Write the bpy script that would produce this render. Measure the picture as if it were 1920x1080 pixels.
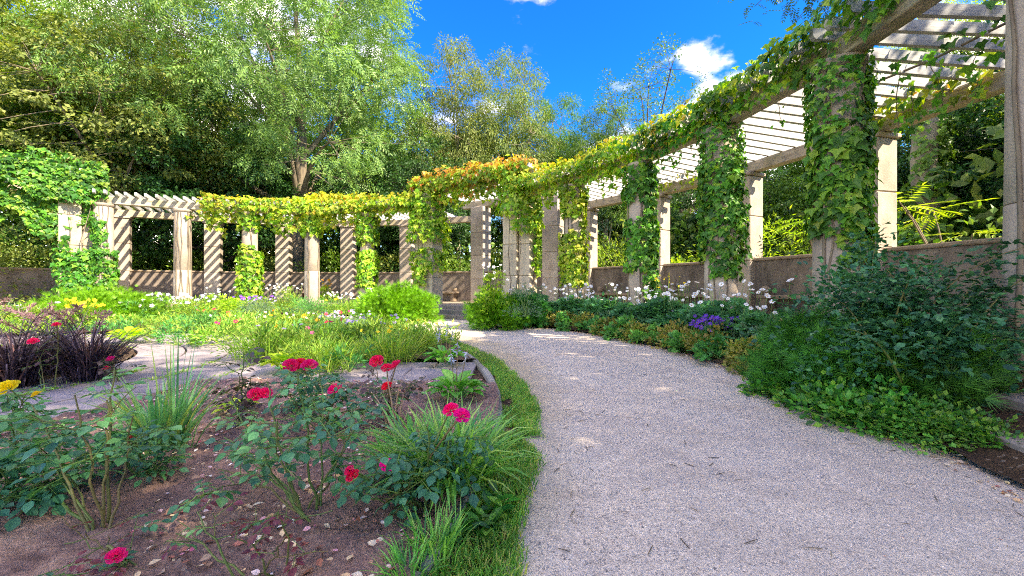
import bpy, math
import numpy as np
from mathutils import Vector, Matrix

SC = bpy.context.scene
COL = SC.collection
for o in list(bpy.data.objects):
    bpy.data.objects.remove(o)

# ------------------------------------------------------------------ camera, sky, sun, exposure
EYE = 1.1
F = 760.0            # focal length in pixels of the 1920 wide photograph
cam_d = bpy.data.cameras.new('camera')
cam = bpy.data.objects.new('camera', cam_d)
COL.objects.link(cam)
cam.location = (0, 0, EYE)
cam.rotation_euler = (math.radians(90), 0, 0)
cam_d.sensor_width = 36
cam_d.lens = 36 * F / 1920
cam_d.clip_start = 0.05
cam_d.clip_end = 3000
SC.camera = cam

SUN_EL = math.radians(42)
SUN_XY = np.array([0.86, -0.51]); SUN_XY /= np.linalg.norm(SUN_XY)
sun_vec = Vector((SUN_XY[0] * math.cos(SUN_EL), SUN_XY[1] * math.cos(SUN_EL), math.sin(SUN_EL)))
sun_d = bpy.data.lights.new('sun', 'SUN')
sun_d.energy = 2.35
sun_d.angle = math.radians(0.53)
sun_d.color = (1.0, 0.93, 0.80)
sun = bpy.data.objects.new('sun', sun_d)
COL.objects.link(sun)
sun.rotation_euler = sun_vec.to_track_quat('Z', 'Y').to_euler()
sun.location = (20, -12, 30)

world = bpy.data.worlds.new('World')
SC.world = world
world.use_nodes = True
wn, wl = world.node_tree.nodes, world.node_tree.links
wn.clear()
w_out = wn.new('ShaderNodeOutputWorld')
w_bg = wn.new('ShaderNodeBackground')
w_sky = wn.new('ShaderNodeTexSky')
w_sky.sky_type = 'NISHITA'
w_sky.sun_disc = False
w_sky.sun_elevation = SUN_EL
w_sky.sun_rotation = math.atan2(SUN_XY[0], SUN_XY[1])
w_sky.air_density = 1.0
w_sky.dust_density = 0.0
w_sky.ozone_density = 3.0
w_hs = wn.new('ShaderNodeHueSaturation')
w_hs.inputs['Hue'].default_value = 0.518
w_hs.inputs['Saturation'].default_value = 1.52
w_hs.inputs['Value'].default_value = 0.53
wl.new(w_sky.outputs[0], w_hs.inputs['Color'])
# cumulus; the cover out of view is added, bright and warm, to lift shade
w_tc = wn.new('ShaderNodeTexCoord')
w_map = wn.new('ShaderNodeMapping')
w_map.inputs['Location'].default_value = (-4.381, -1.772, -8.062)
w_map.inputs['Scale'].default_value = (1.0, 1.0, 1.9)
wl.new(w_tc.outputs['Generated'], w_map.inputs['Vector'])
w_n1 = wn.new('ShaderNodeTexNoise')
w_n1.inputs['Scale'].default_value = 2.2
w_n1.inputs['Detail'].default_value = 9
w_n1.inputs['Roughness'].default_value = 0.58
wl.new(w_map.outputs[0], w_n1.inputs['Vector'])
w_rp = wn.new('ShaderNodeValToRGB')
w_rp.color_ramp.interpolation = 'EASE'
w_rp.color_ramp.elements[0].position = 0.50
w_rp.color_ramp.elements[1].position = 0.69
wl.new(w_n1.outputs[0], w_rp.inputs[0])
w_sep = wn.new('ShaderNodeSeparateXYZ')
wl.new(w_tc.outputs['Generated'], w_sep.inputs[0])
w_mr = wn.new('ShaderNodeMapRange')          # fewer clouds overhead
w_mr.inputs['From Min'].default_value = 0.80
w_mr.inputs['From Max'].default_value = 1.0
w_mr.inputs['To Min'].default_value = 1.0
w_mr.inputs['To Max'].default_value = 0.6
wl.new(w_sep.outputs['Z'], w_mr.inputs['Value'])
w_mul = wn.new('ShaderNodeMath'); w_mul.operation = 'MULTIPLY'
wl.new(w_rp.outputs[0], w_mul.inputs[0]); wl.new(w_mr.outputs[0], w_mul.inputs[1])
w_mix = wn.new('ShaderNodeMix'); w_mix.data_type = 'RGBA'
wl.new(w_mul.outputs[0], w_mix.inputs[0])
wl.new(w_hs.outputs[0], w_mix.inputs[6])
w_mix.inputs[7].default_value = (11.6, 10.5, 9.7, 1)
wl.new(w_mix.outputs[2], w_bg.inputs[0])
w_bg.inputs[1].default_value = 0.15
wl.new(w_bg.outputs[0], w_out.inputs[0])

SC.view_settings.view_transform = 'Standard'
SC.view_settings.look = 'None'
SC.view_settings.exposure = 2.56
SC.view_settings.gamma = 1
SC.view_settings.use_white_balance = True
SC.view_settings.white_balance_temperature = 7600
SC.view_settings.use_curve_mapping = False
SC.render.engine = 'CYCLES'
SC.cycles.use_denoising = False
SC.cycles.max_bounces = 7
SC.cycles.diffuse_bounces = 4
SC.cycles.transmission_bounces = 5
SC.cycles.glossy_bounces = 2
SC.cycles.caustics_reflective = False
SC.cycles.caustics_refractive = False
SC.cycles.use_adaptive_sampling = True
SC.cycles.adaptive_threshold = 0.012
SC.cycles.pixel_filter_type = 'BLACKMAN_HARRIS'
SC.cycles.filter_width = 1.05

# ------------------------------------------------------------------ helpers: places
CX, CY = -8.2, 4.6           # centre of the round garden
TER = 0.45                   # terrace level

def pol(r, deg, z=0.0):
    a = math.radians(deg)
    return np.array([CX + r * math.cos(a), CY + r * math.sin(a), z])

def kerb_r(a):
    """radius of the kerb line by angle: the bed is not quite a circle"""
    return np.interp(a, [-60, -30, -20, -5.5, 7, 20, 45, 70], [8.6, 8.55, 8.42, 8.1, 7.80, 7.55, 7.55, 7.78])

def on_ground(px, py, z=0.0):
    """the place on level z that is seen at a spot of the photograph"""
    Y = (EYE - z) * F / (py - 540.0)
    return np.array([(px - 960.0) / F * Y, Y, z])

def at(px, py, Y):
    return np.array([(px - 960.0) / F * Y, Y, EYE + (540.0 - py) / F * Y])

def lin(h):
    h = h.lstrip('#')
    c = [int(h[i:i + 2], 16) / 255 for i in (0, 2, 4)]
    return tuple(x / 12.92 if x <= 0.04045 else ((x + 0.055) / 1.055) ** 2.4 for x in c)

# ------------------------------------------------------------------ helpers: meshes
class MB:
    def __init__(self):
        self.v = []; self.f = {}; self.n = 0
    def add(self, V, Fc, mi=0):
        V = np.asarray(V, float).reshape(-1, 3)
        if isinstance(Fc, np.ndarray):
            groups = {Fc.shape[1]: Fc}
        else:
            groups = {}
            for q in Fc:
                groups.setdefault(len(q), []).append(q)
        for k, q in groups.items():
            self.f.setdefault((k, mi), []).append(np.asarray(q, int) + self.n)
        self.v.append(V); self.n += len(V)
    def mesh(self, name, mats, smooth=False):
        me = bpy.data.meshes.new(name)
        V = np.concatenate(self.v)
        idx = []; start = []; tot = []; mid = []; s = 0
        for (k, mi), arrs in self.f.items():
            A = np.concatenate(arrs)
            idx.append(A.ravel()); n = len(A)
            start.append(s + k * np.arange(n)); tot.append(np.full(n, k)); mid.append(np.full(n, mi))
            s += k * n
        idx = np.concatenate(idx); start = np.concatenate(start); mid = np.concatenate(mid)
        me.vertices.add(len(V)); me.vertices.foreach_set('co', V.astype(np.float32).ravel())
        me.loops.add(len(idx)); me.loops.foreach_set('vertex_index', idx.astype(np.int32))
        me.polygons.add(len(start))
        me.polygons.foreach_set('loop_start', start.astype(np.int32))
        for m in (mats if isinstance(mats, (list, tuple)) else [mats]):
            me.materials.append(m)
        if mid.max() > 0:
            me.polygons.foreach_set('material_index', mid.astype(np.int32))
        me.polygons.foreach_set('use_smooth', np.full(len(start), bool(smooth)))
        me.update(calc_edges=True)
        me.validate(verbose=False)
        return me
    def build(self, name, mats, parent=None, smooth=False, **kw):
        return link(name, self.mesh(name, mats, smooth), parent, **kw)

def link(name, me, parent=None, loc=None, rot=None, scale=None, label=None, cat=None, group=None, kind=None):
    o = bpy.data.objects.new(name, me)
    COL.objects.link(o)
    if parent is not None:
        o.parent = parent
    if loc is not None: o.location = [float(q) for q in loc]
    if rot is not None: o.rotation_euler = rot
    if scale is not None: o.scale = (scale,) * 3 if isinstance(scale, (int, float)) else scale
    if label: o['label'] = label
    if cat: o['category'] = cat
    if group: o['group'] = group
    if kind: o['kind'] = kind
    return o

def thing(name, label, cat, loc=(0, 0, 0), rz=0.0, group=None, scale=None):
    return link(name, None, None, loc, (0, 0, rz), scale, label, cat, group)

def box(mb, c, size, rz=0.0, mi=0, bev=0.0, taper=1.0):
    """a box with softened vertical and horizontal edges"""
    sx, sy, sz = [s / 2 for s in size]
    if bev <= 0:
        P = np.array([[-sx, -sy, -sz], [sx, -sy, -sz], [sx, sy, -sz], [-sx, sy, -sz], [-sx, -sy, sz], [sx, -sy, sz], [sx, sy, sz], [-sx, sy, sz]])
        P[4:, :2] *= taper
        Q = [(3, 2, 1, 0), (4, 5, 6, 7), (0, 1, 5, 4), (1, 2, 6, 5), (2, 3, 7, 6), (3, 0, 4, 7)]
    else:
        b = min(bev, sx * .9, sy * .9, sz * .9)
        def ring(x, y, z):
            return [[-x + b, -y, z], [x - b, -y, z], [x, -y + b, z], [x, y - b, z], [x - b, y, z], [-x + b, y, z], [-x, y - b, z], [-x, -y + b, z]]
        def inner(x, y, z):
            return [[-x + b, -y + b, z], [x - b, -y + b, z], [x - b, -y + b, z], [x - b, y - b, z], [x - b, y - b, z], [-x + b, y - b, z], [-x + b, y - b, z], [-x + b, -y + b, z]]
        P = np.array(inner(sx, sy, -sz) + ring(sx, sy, -sz + b) + ring(sx, sy, sz - b) + inner(sx, sy, sz))
        P[16:, :2] *= taper
        Q = [(6, 4, 2, 0), (24, 26, 28, 30)]
        for r in range(3):
            for i in range(8):
                j = (i + 1) % 8
                q = (r * 8 + i, r * 8 + j, r * 8 + 8 + j, r * 8 + 8 + i)
                Q.append(q)
    ca, sa = math.cos(rz), math.sin(rz)
    R = np.array([[ca, -sa, 0], [sa, ca, 0], [0, 0, 1]])
    mb.add(P @ R.T + np.asarray(c, float), Q, mi)

def lathe(mb, prof, seg=20, c=(0, 0, 0), mi=0):
    a = np.linspace(0, 2 * np.pi, seg, endpoint=False)
    V = []
    for r, z in prof:
        V.append(np.stack([r * np.cos(a), r * np.sin(a), np.full(seg, z)], 1))
    V = np.concatenate(V) + np.asarray(c, float)
    Q = []
    for k in range(len(prof) - 1):
        for i in range(seg):
            j = (i + 1) % seg
            Q.append((k * seg + i, k * seg + j, (k + 1) * seg + j, (k + 1) * seg + i))
    Q.append(tuple(reversed(range(seg)))); Q.append(tuple((len(prof) - 1) * seg + i for i in range(seg)))
    mb.add(V, Q, mi)

def tube(mb, pts, rad, sides=6, mi=0):
    pts = np.asarray(pts, float); n = len(pts)
    rad = np.broadcast_to(np.asarray(rad, float), (n,))
    T = np.gradient(pts, axis=0); T /= np.linalg.norm(T, axis=1, keepdims=True) + 1e-9
    up = np.array([0.31, 0.17, 0.93])
    A = np.cross(T, up); A /= np.linalg.norm(A, axis=1, keepdims=True) + 1e-9
    B = np.cross(T, A)
    a = np.linspace(0, 2 * np.pi, sides, endpoint=False)
    V = (pts[:, None] + rad[:, None, None] * (np.cos(a)[None, :, None] * A[:, None] + np.sin(a)[None, :, None] * B[:, None])).reshape(-1, 3)
    i = np.arange(sides); j = (i + 1) % sides
    Q = np.concatenate([np.stack([k * sides + i, (k + 1) * sides + i, (k + 1) * sides + j, k * sides + j], 1) for k in range(n - 1)])
    mb.add(V, Q, mi)

def nrm(a):
    return a / (np.linalg.norm(a, axis=-1, keepdims=True) + 1e-9)

def scatter(mb, tmpl, pos, d, n, size, mi=0, wid=None):
    """many copies of a leaf shape: tip along d, face along n"""
    TV, TF = tmpl
    pos = np.asarray(pos, float); k = len(pos)
    if k == 0: return
    d = nrm(np.asarray(d, float)); x = nrm(np.cross(d, np.asarray(n, float))); z = np.cross(x, d)
    size = np.broadcast_to(np.asarray(size, float), (k,))
    w = size if wid is None else size * wid
    V = pos[:, None] + (TV[None, :, 0:1] * w[:, None, None] * x[:, None] + TV[None, :, 1:2] * size[:, None, None] * d[:, None] + TV[None, :, 2:3] * size[:, None, None] * z[:, None])
    m = len(TV)
    groups = {}
    for f in TF: groups.setdefault(len(f), []).append(f)
    off = (np.arange(k) * m)[:, None, None]
    base = mb.n
    mb.v.append(V.reshape(-1, 3)); mb.n += k * m
    for g, fs in groups.items():
        A = (np.asarray(fs)[None] + off).reshape(-1, g) + base
        mb.f.setdefault((g, mi), []).append(A)

def T(v, f): return (np.asarray(v, float), f)
LEAF2 = T([[0, 0, 0], [.32, .45, .08], [0, 1, -.05], [-.32, .45, .08]], [(0, 1, 2), (0, 2, 3)])
LEAFN = T([[0, 0, 0], [.13, .4, .03], [0, 1, -.06], [-.13, .4, .03]], [(0, 1, 2), (0, 2, 3)])
OVAL = T([[0, 0, 0], [.25, .22, .05], [.33, .55, .05], [0, 1, -.10], [-.33, .55, .05], [-.25, .22, .05], [0, .5, -.02]],
         [(0, 1, 2, 6), (6, 2, 3), (0, 6, 4, 5), (6, 3, 4)])
CREEP = T([[0, .12, 0], [.22, -.06, .02], [.58, .34, .07], [.28, .50, .03], [0, 1, -.14], [-.28, .50, .03], [-.58, .34, .07], [-.22, -.06, .02]],
          [(0, 1, 2, 3), (0, 3, 4), (0, 4, 5), (0, 5, 6, 7)])
def pinnate(nl, w, droop, ll=.42, wl=.15):
    V, Fc = [], []
    def leaflet(p, dirx, diry, L):
        b = len(V); dx = np.array([dirx, diry, -droop]); dx /= np.linalg.norm(dx)
        s = np.array([-dx[1], dx[0], 0]); z = p[1] * p[1] * -droop * .6
        P = np.array([p[0], p[1], z])
        V.extend([P, P + dx * L * .45 + s * L * wl / .42 * .5 + [0, 0, .02], P + dx * L, P + dx * L * .45 - s * L * wl / .42 * .5 + [0, 0, .02]])
        Fc.extend([(b, b + 1, b + 2), (b, b + 2, b + 3)])
    for k in range(nl):
        y = .15 + .75 * k / max(1, nl - 1)
        L = ll * (1 - .35 * abs(k / max(1, nl - 1) - .45))
        leaflet((0, y), .85, .5, L); leaflet((0, y), -.85, .5, L)
    leaflet((0, .92), 0, 1, ll)
    V = np.array(V); V[:, 0] *= w
    return T(V, Fc)
ASH = pinnate(4, 1.0, .55)
ROBINIA = pinnate(5, .9, .35, .30, .16)
FERNY = pinnate(7, .75, .25, .28, .09)
def fan(n=11, spread=62, w=.034):
    V, Fc = [], []
    for i in range(n):
        a = math.radians(-spread + 2 * spread * i / (n - 1)); L = 1 - .35 * abs(i - (n - 1) / 2) / ((n - 1) / 2)
        o = .1 + .35 * (1 - abs(i - (n - 1) / 2) / ((n - 1) / 2))
        b = len(V); d = np.array([math.sin(a), math.cos(a), 0]); s = np.array([d[1], -d[0], 0])
        p = np.array([0, o * .5, 0])
        V.extend([p - s * w, p + s * w, p + d * (L - o * .5) + [0, 0, .08 * ((i % 3) - 1)]]); Fc.append((b, b + 1, b + 2))
    return T(V, Fc)
NEEDLE = fan()
STAR = pinnate(1, 1.0, .2, .6, .3)
def lobed(n=7):
    V = [[0, .25, 0]]; Fc = []
    m = n * 2
    for i in range(m + 1):
        a = math.radians(-155 + 310 * i / m); r = .62 if i % 2 else .44
        V.append([math.sin(a) * r, .3 + math.cos(a) * r, .06 * (1 if i % 2 else -1)])
    for i in range(m): Fc.append((0, i + 2, i + 1))
    return T(V, Fc)
LOBED = lobed()
def disc(n=6):
    V = [[0, .5, .0]]; Fc = []
    for i in range(n):
        a = 2 * math.pi * i / n
        V.append([.5 * math.sin(a), .5 - .5 * math.cos(a), .12])
    for i in range(n): Fc.append((0, 1 + i, 1 + (i + 1) % n))
    return T(V, Fc)
DISC = disc()

def blades(mb, rng, n, c, spread, length, width, arch, lean=0.25, mi=0, segs=4, az=None):
    """arching grass blades rising from a tuft"""
    a = rng.uniform(0, 2 * np.pi, n) if az is None else az
    out = np.stack([np.cos(a), np.sin(a), np.zeros(n)], 1)
    base = np.asarray(c, float) + out * (rng.random((n, 1)) ** .6) * spread + np.stack([rng.normal(0, spread * .3, n), rng.normal(0, spread * .3, n), np.zeros(n)], 1)
    L = length * rng.uniform(.55, 1.1, n)
    ln = lean * rng.uniform(.2, 1.8, n); ar = arch * rng.uniform(.4, 1.5, n)
    side = np.stack([-np.sin(a), np.cos(a), np.zeros(n)], 1) + rng.normal(0, .35, (n, 3)) * [1, 1, 0.4]
    side = nrm(side)
    t = np.linspace(0, 1, segs + 1)
    ang = ln[:, None] + ar[:, None] * t[None]          # angle from the vertical along the blade
    st = L[:, None] / segs
    dx = np.cumsum(np.concatenate([np.zeros((n, 1)), np.sin(ang[:, :-1]) * st], 1), 1)
    dz = np.cumsum(np.concatenate([np.zeros((n, 1)), np.cos(ang[:, :-1]) * st], 1), 1)
    mid = base[:, None] + out[:, None] * dx[..., None]; mid[..., 2] += dz
    mid[..., 2] = np.maximum(mid[..., 2], np.asarray(c)[2] + .004)
    w = width * rng.uniform(.6, 1.25, n)[:, None] * np.array([.75] + [1.0] * (segs - 2) + [.65, .06])[None]
    A = mid - side[:, None] * w[..., None] / 2; B = mid + side[:, None] * w[..., None] / 2
    V = np.stack([A, B], 2).reshape(-1, 3)
    k = np.arange(segs) * 2
    q = np.stack([k, k + 1, k + 3, k + 2], 1)
    Q = (q[None] + (np.arange(n) * (segs + 1) * 2)[:, None, None]).reshape(-1, 4)
    mb.add(V, Q, mi)

# ------------------------------------------------------------------ helpers: materials
class NT:
    def __init__(self, name):
        self.m = bpy.data.materials.new(name); self.m.use_nodes = True
        self.n = self.m.node_tree.nodes; self.l = self.m.node_tree.links
        self.n.clear()
        self.out = self.n.new('ShaderNodeOutputMaterial')
        self.p = self.n.new('ShaderNodeBsdfPrincipled')
        self.l.new(self.p.outputs[0], self.out.inputs[0])
    def node(self, t, **kw):
        q = self.n.new(t)
        for k, v in kw.items():
            if k in q.inputs.keys(): q.inputs[k].default_value = v
            else: setattr(q, k, v)
        return q
    def coord(self, which='Object', scale=None):
        c = self.node('ShaderNodeTexCoord').outputs[which]
        if scale is not None:
            mp = self.node('ShaderNodeMapping'); mp.inputs['Scale'].default_value = scale
            self.l.new(c, mp.inputs[0]); c = mp.outputs[0]
        return c
    def world_pos(self, scale=None):
        c = self.node('ShaderNodeNewGeometry').outputs['Position']
        if scale is not None:
            mp = self.node('ShaderNodeMapping'); mp.inputs['Scale'].default_value = scale
            self.l.new(c, mp.inputs[0]); c = mp.outputs[0]
        return c
    def noise(self, vec, scale, detail=4, rough=.55):
        q = self.node('ShaderNodeTexNoise', Scale=scale, Detail=detail, Roughness=rough)
        self.l.new(vec, q.inputs['Vector']); return q.outputs[0]
    def voro(self, vec, scale, feature='F1'):
        q = self.node('ShaderNodeTexVoronoi', feature=feature, Scale=scale)
        self.l.new(vec, q.inputs['Vector']); return q
    def ramp(self, fac, stops, interp='LINEAR'):
        q = self.node('ShaderNodeValToRGB'); cr = q.color_ramp; cr.interpolation = interp
        while len(cr.elements) < len(stops): cr.elements.new(.5)
        for e, (p, c) in zip(cr.elements, stops):
            e.position = p; e.color = (*c, 1) if len(c) == 3 else c
        self.l.new(fac, q.inputs[0]); return q.outputs[0]
    def mix(self, fac, a, b, mode='MIX'):
        q = self.node('ShaderNodeMix', data_type='RGBA', blend_type=mode)
        for s, v in ((0, fac), (6, a), (7, b)):
            if hasattr(v, 'links'): self.l.new(v, q.inputs[s])
            else: q.inputs[s].default_value = v if s == 0 else ((*v, 1) if len(v) == 3 else v)
        return q.outputs[2]
    def math(self, op, a, b=0.0):
        q = self.node('ShaderNodeMath', operation=op)
        for s, v in ((0, a), (1, b)):
            if hasattr(v, 'links'): self.l.new(v, q.inputs[s])
            else: q.inputs[s].default_value = v
        return q.outputs[0]
    def base(self, c): self.l.new(c, self.p.inputs['Base Color'])
    def bump(self, h, strength=.5, dist=.02):
        q = self.node('ShaderNodeBump', Strength=strength, Distance=dist)
        self.l.new(h, q.inputs['Height']); self.l.new(q.outputs[0], self.p.inputs['Normal']); return q

def leaf_mat(name, cols, trans=.35, rough=.45, spec=.35, patch=.35, patch_scale=.9, tcol=(1.25, 1.3, .45), gain=1.35):
    """leaf: colour varies leaf by leaf and in patches; light passes through it"""
    t = NT(name)
    geo = t.node('ShaderNodeNewGeometry')
    k = len(cols)
    oi = t.node('ShaderNodeObjectInfo')
    c = t.ramp(t.math('FRACT', t.math('ADD', geo.outputs['Random Per Island'], t.math('MULTIPLY', oi.outputs['Random'], 7.31))), [(i / max(1, k - 1), lin(q)) for i, q in enumerate(cols)])
    v = t.noise(geo.outputs['Position'], patch_scale, 2)
    v = t.ramp(v, [(.3, (1 - patch,) * 3), (.7, (1 + patch,) * 3)])
    c = t.mix(1.0, c, v, 'MULTIPLY')
    hs = t.node('ShaderNodeHueSaturation')
    t.l.new(t.math('ADD', t.math('MULTIPLY', oi.outputs['Random'], .03), .485), hs.inputs['Hue'])
    hs.inputs['Value'].default_value = gain
    t.l.new(c, hs.inputs['Color']); c = hs.outputs[0]
    t.base(c)
    t.p.inputs['Roughness'].default_value = rough
    t.p.inputs['Specular IOR Level'].default_value = spec
    tr = t.node('ShaderNodeBsdfTranslucent')
    t.l.new(t.mix(1.0, c, tcol, 'MULTIPLY'), tr.inputs[0])
    ms = t.node('ShaderNodeMixShader'); ms.inputs[0].default_value = trans
    t.l.new(t.p.outputs[0], ms.inputs[1]); t.l.new(tr.outputs[0], ms.inputs[2])
    t.l.new(ms.outputs[0], t.out.inputs[0])
    return t.m

def bark_mat(name, a, b, scale=6):
    t = NT(name); c = t.coord('Object', (1, 1, .22))
    n = t.noise(c, scale, 6, .65)
    t.base(t.ramp(n, [(.3, lin(a)), (.7, lin(b))]))
    t.p.inputs['Roughness'].default_value = .9
    t.bump(n, .8, .04)
    return t.m

def stone_mat(name, a, b, dark, streak=.5, grain=60, bump=.25, lich=None):
    t = NT(name); g = t.world_pos()
    n = t.noise(g, 1.7, 6, .6)
    c = t.ramp(n, [(.3, lin(a)), (.7, lin(b))])
    oi = t.node('ShaderNodeObjectInfo')
    sh = t.math('ADD', t.math('MULTIPLY', oi.outputs['Random'], .22), .88)
    c = t.mix(1.0, c, sh, 'MULTIPLY')
    s = t.noise(t.world_pos((2.2, 2.2, 1.0)), 1.5, 7, .68)
    s = t.ramp(s, [(.46, (0, 0, 0)), (.78, (streak,) * 3)])
    dr = t.noise(t.world_pos((14, 14, .5)), 1.0, 3, .5)
    dr = t.ramp(dr, [(.56, (0, 0, 0)), (.72, (streak * .15,) * 3)])
    s = t.math('MAXIMUM', s, dr)
    c = t.mix(s, c, lin(dark))
    fine = t.noise(g, grain, 3, .7)
    c = t.mix(.4, c, t.ramp(fine, [(.3, (.35,) * 3), (.7, (1.0,) * 3)]), 'MULTIPLY')
    if lich:
        lv = t.noise(g, 9, 5, .7)
        c = t.mix(t.ramp(lv, [(.58, (0, 0, 0)), (.66, (.6,) * 3)]), c, lin(lich))
    t.base(c)
    t.p.inputs['Roughness'].default_value = .88
    t.p.inputs['Specular IOR Level'].default_value = .2
    pit = t.voro(g, 38).outputs['Distance']
    h = t.math('ADD', t.math('MULTIPLY', fine, .5), t.math('ADD', t.math('MULTIPLY', t.noise(g, 11, 5, .6), 1.2), t.math('MULTIPLY', pit, .3)))
    t.bump(h, bump, .03)
    return t.m

def plain_mat(name, cols, rough=.6, trans=0.0, spec=.3):
    return leaf_mat(name, cols, trans, rough, spec, .08, 3.0, (1.1, 1.0, 1.0), 1.0)

M = {}
M['limestone'] = stone_mat('shell_limestone', 'c8b9a8', 'b0a08f', '796b60', .6, 70, .3)
M['pier'] = stone_mat('pier_stone', 'd0c3b4', 'b8a898', '84766a', .55, 70, .25)
M['portal'] = stone_mat('portal_stone', 'd4c6ae', 'bcab94', '8c7c6a', .5, 55, .35)
M['wall'] = stone_mat('wall_render', '96897e', '75695f', '38322d', .92, 60, .3)
M['coping'] = stone_mat('coping_stone', 'ad9a86', '8e7d6b', '574a3f', .6, 60, .3, '6b6a45')
M['terrace'] = stone_mat('terrace_stone', 'b9a793', '9b8b7b', '6a5f55', .4, 60, .3)
M['step'] = stone_mat('step_stone', 'a99c92', '8a8078', '574f4a', .5, 60, .3, '6c6b50')
M['slab'] = stone_mat('paving_stone', 'b2a5a4', '948a8e', '6c656a', .45, 60, .35, '76744a')
M['kerb'] = stone_mat('kerb_stone', 'aca69c', '8a857c', '5c5952', .5, 60, .45, '5f6440')

def timber():
    t = NT('weathered_painted_timber'); c = t.coord('Object', (1, 9, 9))
    n = t.noise(c, 3.5, 6, .65)
    col = t.ramp(n, [(.28, lin('8a8884')), (.46, lin('bdbdbb')), (.75, lin('d4d4d2'))])
    oi = t.node('ShaderNodeObjectInfo')
    col = t.mix(1.0, col, t.math('ADD', t.math('MULTIPLY', oi.outputs['Random'], .25), .78), 'MULTIPLY')
    t.base(col); t.p.inputs['Roughness'].default_value = .75
    t.bump(n, .25, .01); return t.m
M['slat'] = timber()
def beam_timber():
    t = NT('beam_timber'); c = t.coord('Object', (1, 9, 9))
    n = t.noise(c, 2.5, 6, .65)
    col = t.ramp(n, [(.28, lin('7d7163')), (.5, lin('b5a791')), (.75, lin('cfc3ae'))])
    g = t.noise(t.world_pos(), 1.6, 4)
    col = t.mix(t.ramp(g, [(.52, (0, 0, 0)), (.68, (.55,) * 3)]), col, lin('77752f'))
    t.base(col); t.p.inputs['Roughness'].default_value = .85
    t.bump(n, .4, .02); return t.m
M['beam'] = beam_timber()

def gravel():
    t = NT('fine_gravel'); g = t.world_pos()
    v = t.voro(g, 150)
    big = t.noise(g, .55, 5, .6); med = t.noise(g, 5, 5, .65); fine = t.noise(g, 210, 2, .8)
    c = t.ramp(big, [(.3, lin('dbcbbb')), (.7, lin('e6d8c6'))])
    c = t.mix(.7, c, t.ramp(med, [(.3, (.78, .77, .80)), (.7, (1.12, 1.10, 1.08))]), 'MULTIPLY')
    sep = t.node('ShaderNodeSeparateColor'); t.l.new(v.outputs['Color'], sep.inputs[0])
    c = t.mix(.85, c, t.ramp(sep.outputs[0], [(0, (.38, .38, .40)), (.14, (.74, .73, .75)), (.6, (1, 1, 1)), (.93, (1.12, 1.1, 1.08)), (1, (1.4, 1.4, 1.42))]), 'MULTIPLY')
    v2 = t.voro(g, 46); sp2 = t.node('ShaderNodeSeparateColor'); t.l.new(v2.outputs['Color'], sp2.inputs[0])
    c = t.mix(.45, c, t.ramp(sp2.outputs[2], [(0, (.5, .5, .52)), (.06, (.9, .9, .91)), (.5, (1, 1, 1)), (.94, (1.06, 1.05, 1.05)), (.97, (1.3, 1.3, 1.3))]), 'MULTIPLY')
    # pale sandy edge beside the grass verge
    sub = t.node('ShaderNodeVectorMath', operation='DISTANCE'); t.l.new(g, sub.inputs[0]); sub.inputs[1].default_value = (CX, CY, 0)
    e = t.math('ADD', sub.outputs['Value'], t.math('MULTIPLY', t.noise(g, 2.2, 4), .6))
    c = t.mix(t.ramp(t.math('DIVIDE', e, 12), [(.722, (.65,) * 3), (.765, (0, 0, 0))]), c, lin('b3a07c'))
    wear = t.noise(t.world_pos((1, 1, 1)), 1.3, 6, .7)
    c = t.mix(t.ramp(wear, [(.48, (0, 0, 0)), (.72, (.5,) * 3)]), c, lin('b0a092'))
    pale = t.noise(t.world_pos((1, 1, 1)), .9, 4, .55)
    c = t.mix(t.ramp(pale, [(.55, (0, 0, 0)), (.75, (.35,) * 3)]), c, lin('e6dace'))
    # litter of bark specks
    lit = t.noise(t.world_pos((60, 160, 1)), 1.0, 3, .7)
    c = t.mix(t.ramp(lit, [(.70, (0, 0, 0)), (.76, (.6,) * 3)]), c, lin('5a4c40'))
    t.base(c); t.p.inputs['Roughness'].default_value = .95; t.p.inputs['Specular IOR Level'].default_value = .15
    t.bump(t.math('ADD', t.math('MULTIPLY', v.outputs['Distance'], -1.0), t.math('ADD', t.math('MULTIPLY', med, 1.2), fine)), .55, .012)
    return t.m
M['gravel'] = gravel()
def soil(name, a, b, c3):
    t = NT(name); g = t.world_pos()
    n = t.noise(g, 2.2, 6, .65); f = t.noise(g, 45, 5, .75); m = t.noise(g, 14, 5, .6)
    c = t.ramp(n, [(.32, lin(a)), (.52, lin(b)), (.70, lin(c3))])
    c = t.mix(.8, c, t.ramp(f, [(.25, (.35,) * 3), (.72, (1.25,) * 3)]), 'MULTIPLY')
    v = t.voro(g, 70); sep = t.node('ShaderNodeSeparateColor'); t.l.new(v.outputs['Color'], sep.inputs[0])
    c = t.mix(t.ramp(sep.outputs[1], [(.955, (0, 0, 0)), (.965, (.5,) * 3)]), c, lin('b7a493'))
    t.base(c); t.p.inputs['Roughness'].default_value = 1.0; t.p.inputs['Specular IOR Level'].default_value = .1
    t.bump(t.math('ADD', t.math('MULTIPLY', f, .7), t.math('MULTIPLY', m, 1.2)), 1.0, .035)
    return t.m
M['soil'] = soil('garden_soil', '8a716c', 'ab897e', 'dcb096')
M['soil2'] = soil('bed_soil', '4c3d35', '63503f', '84705a')
M['floor'] = soil('woodland_floor', '3f3a26', '55502f', '6e6038')

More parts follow.
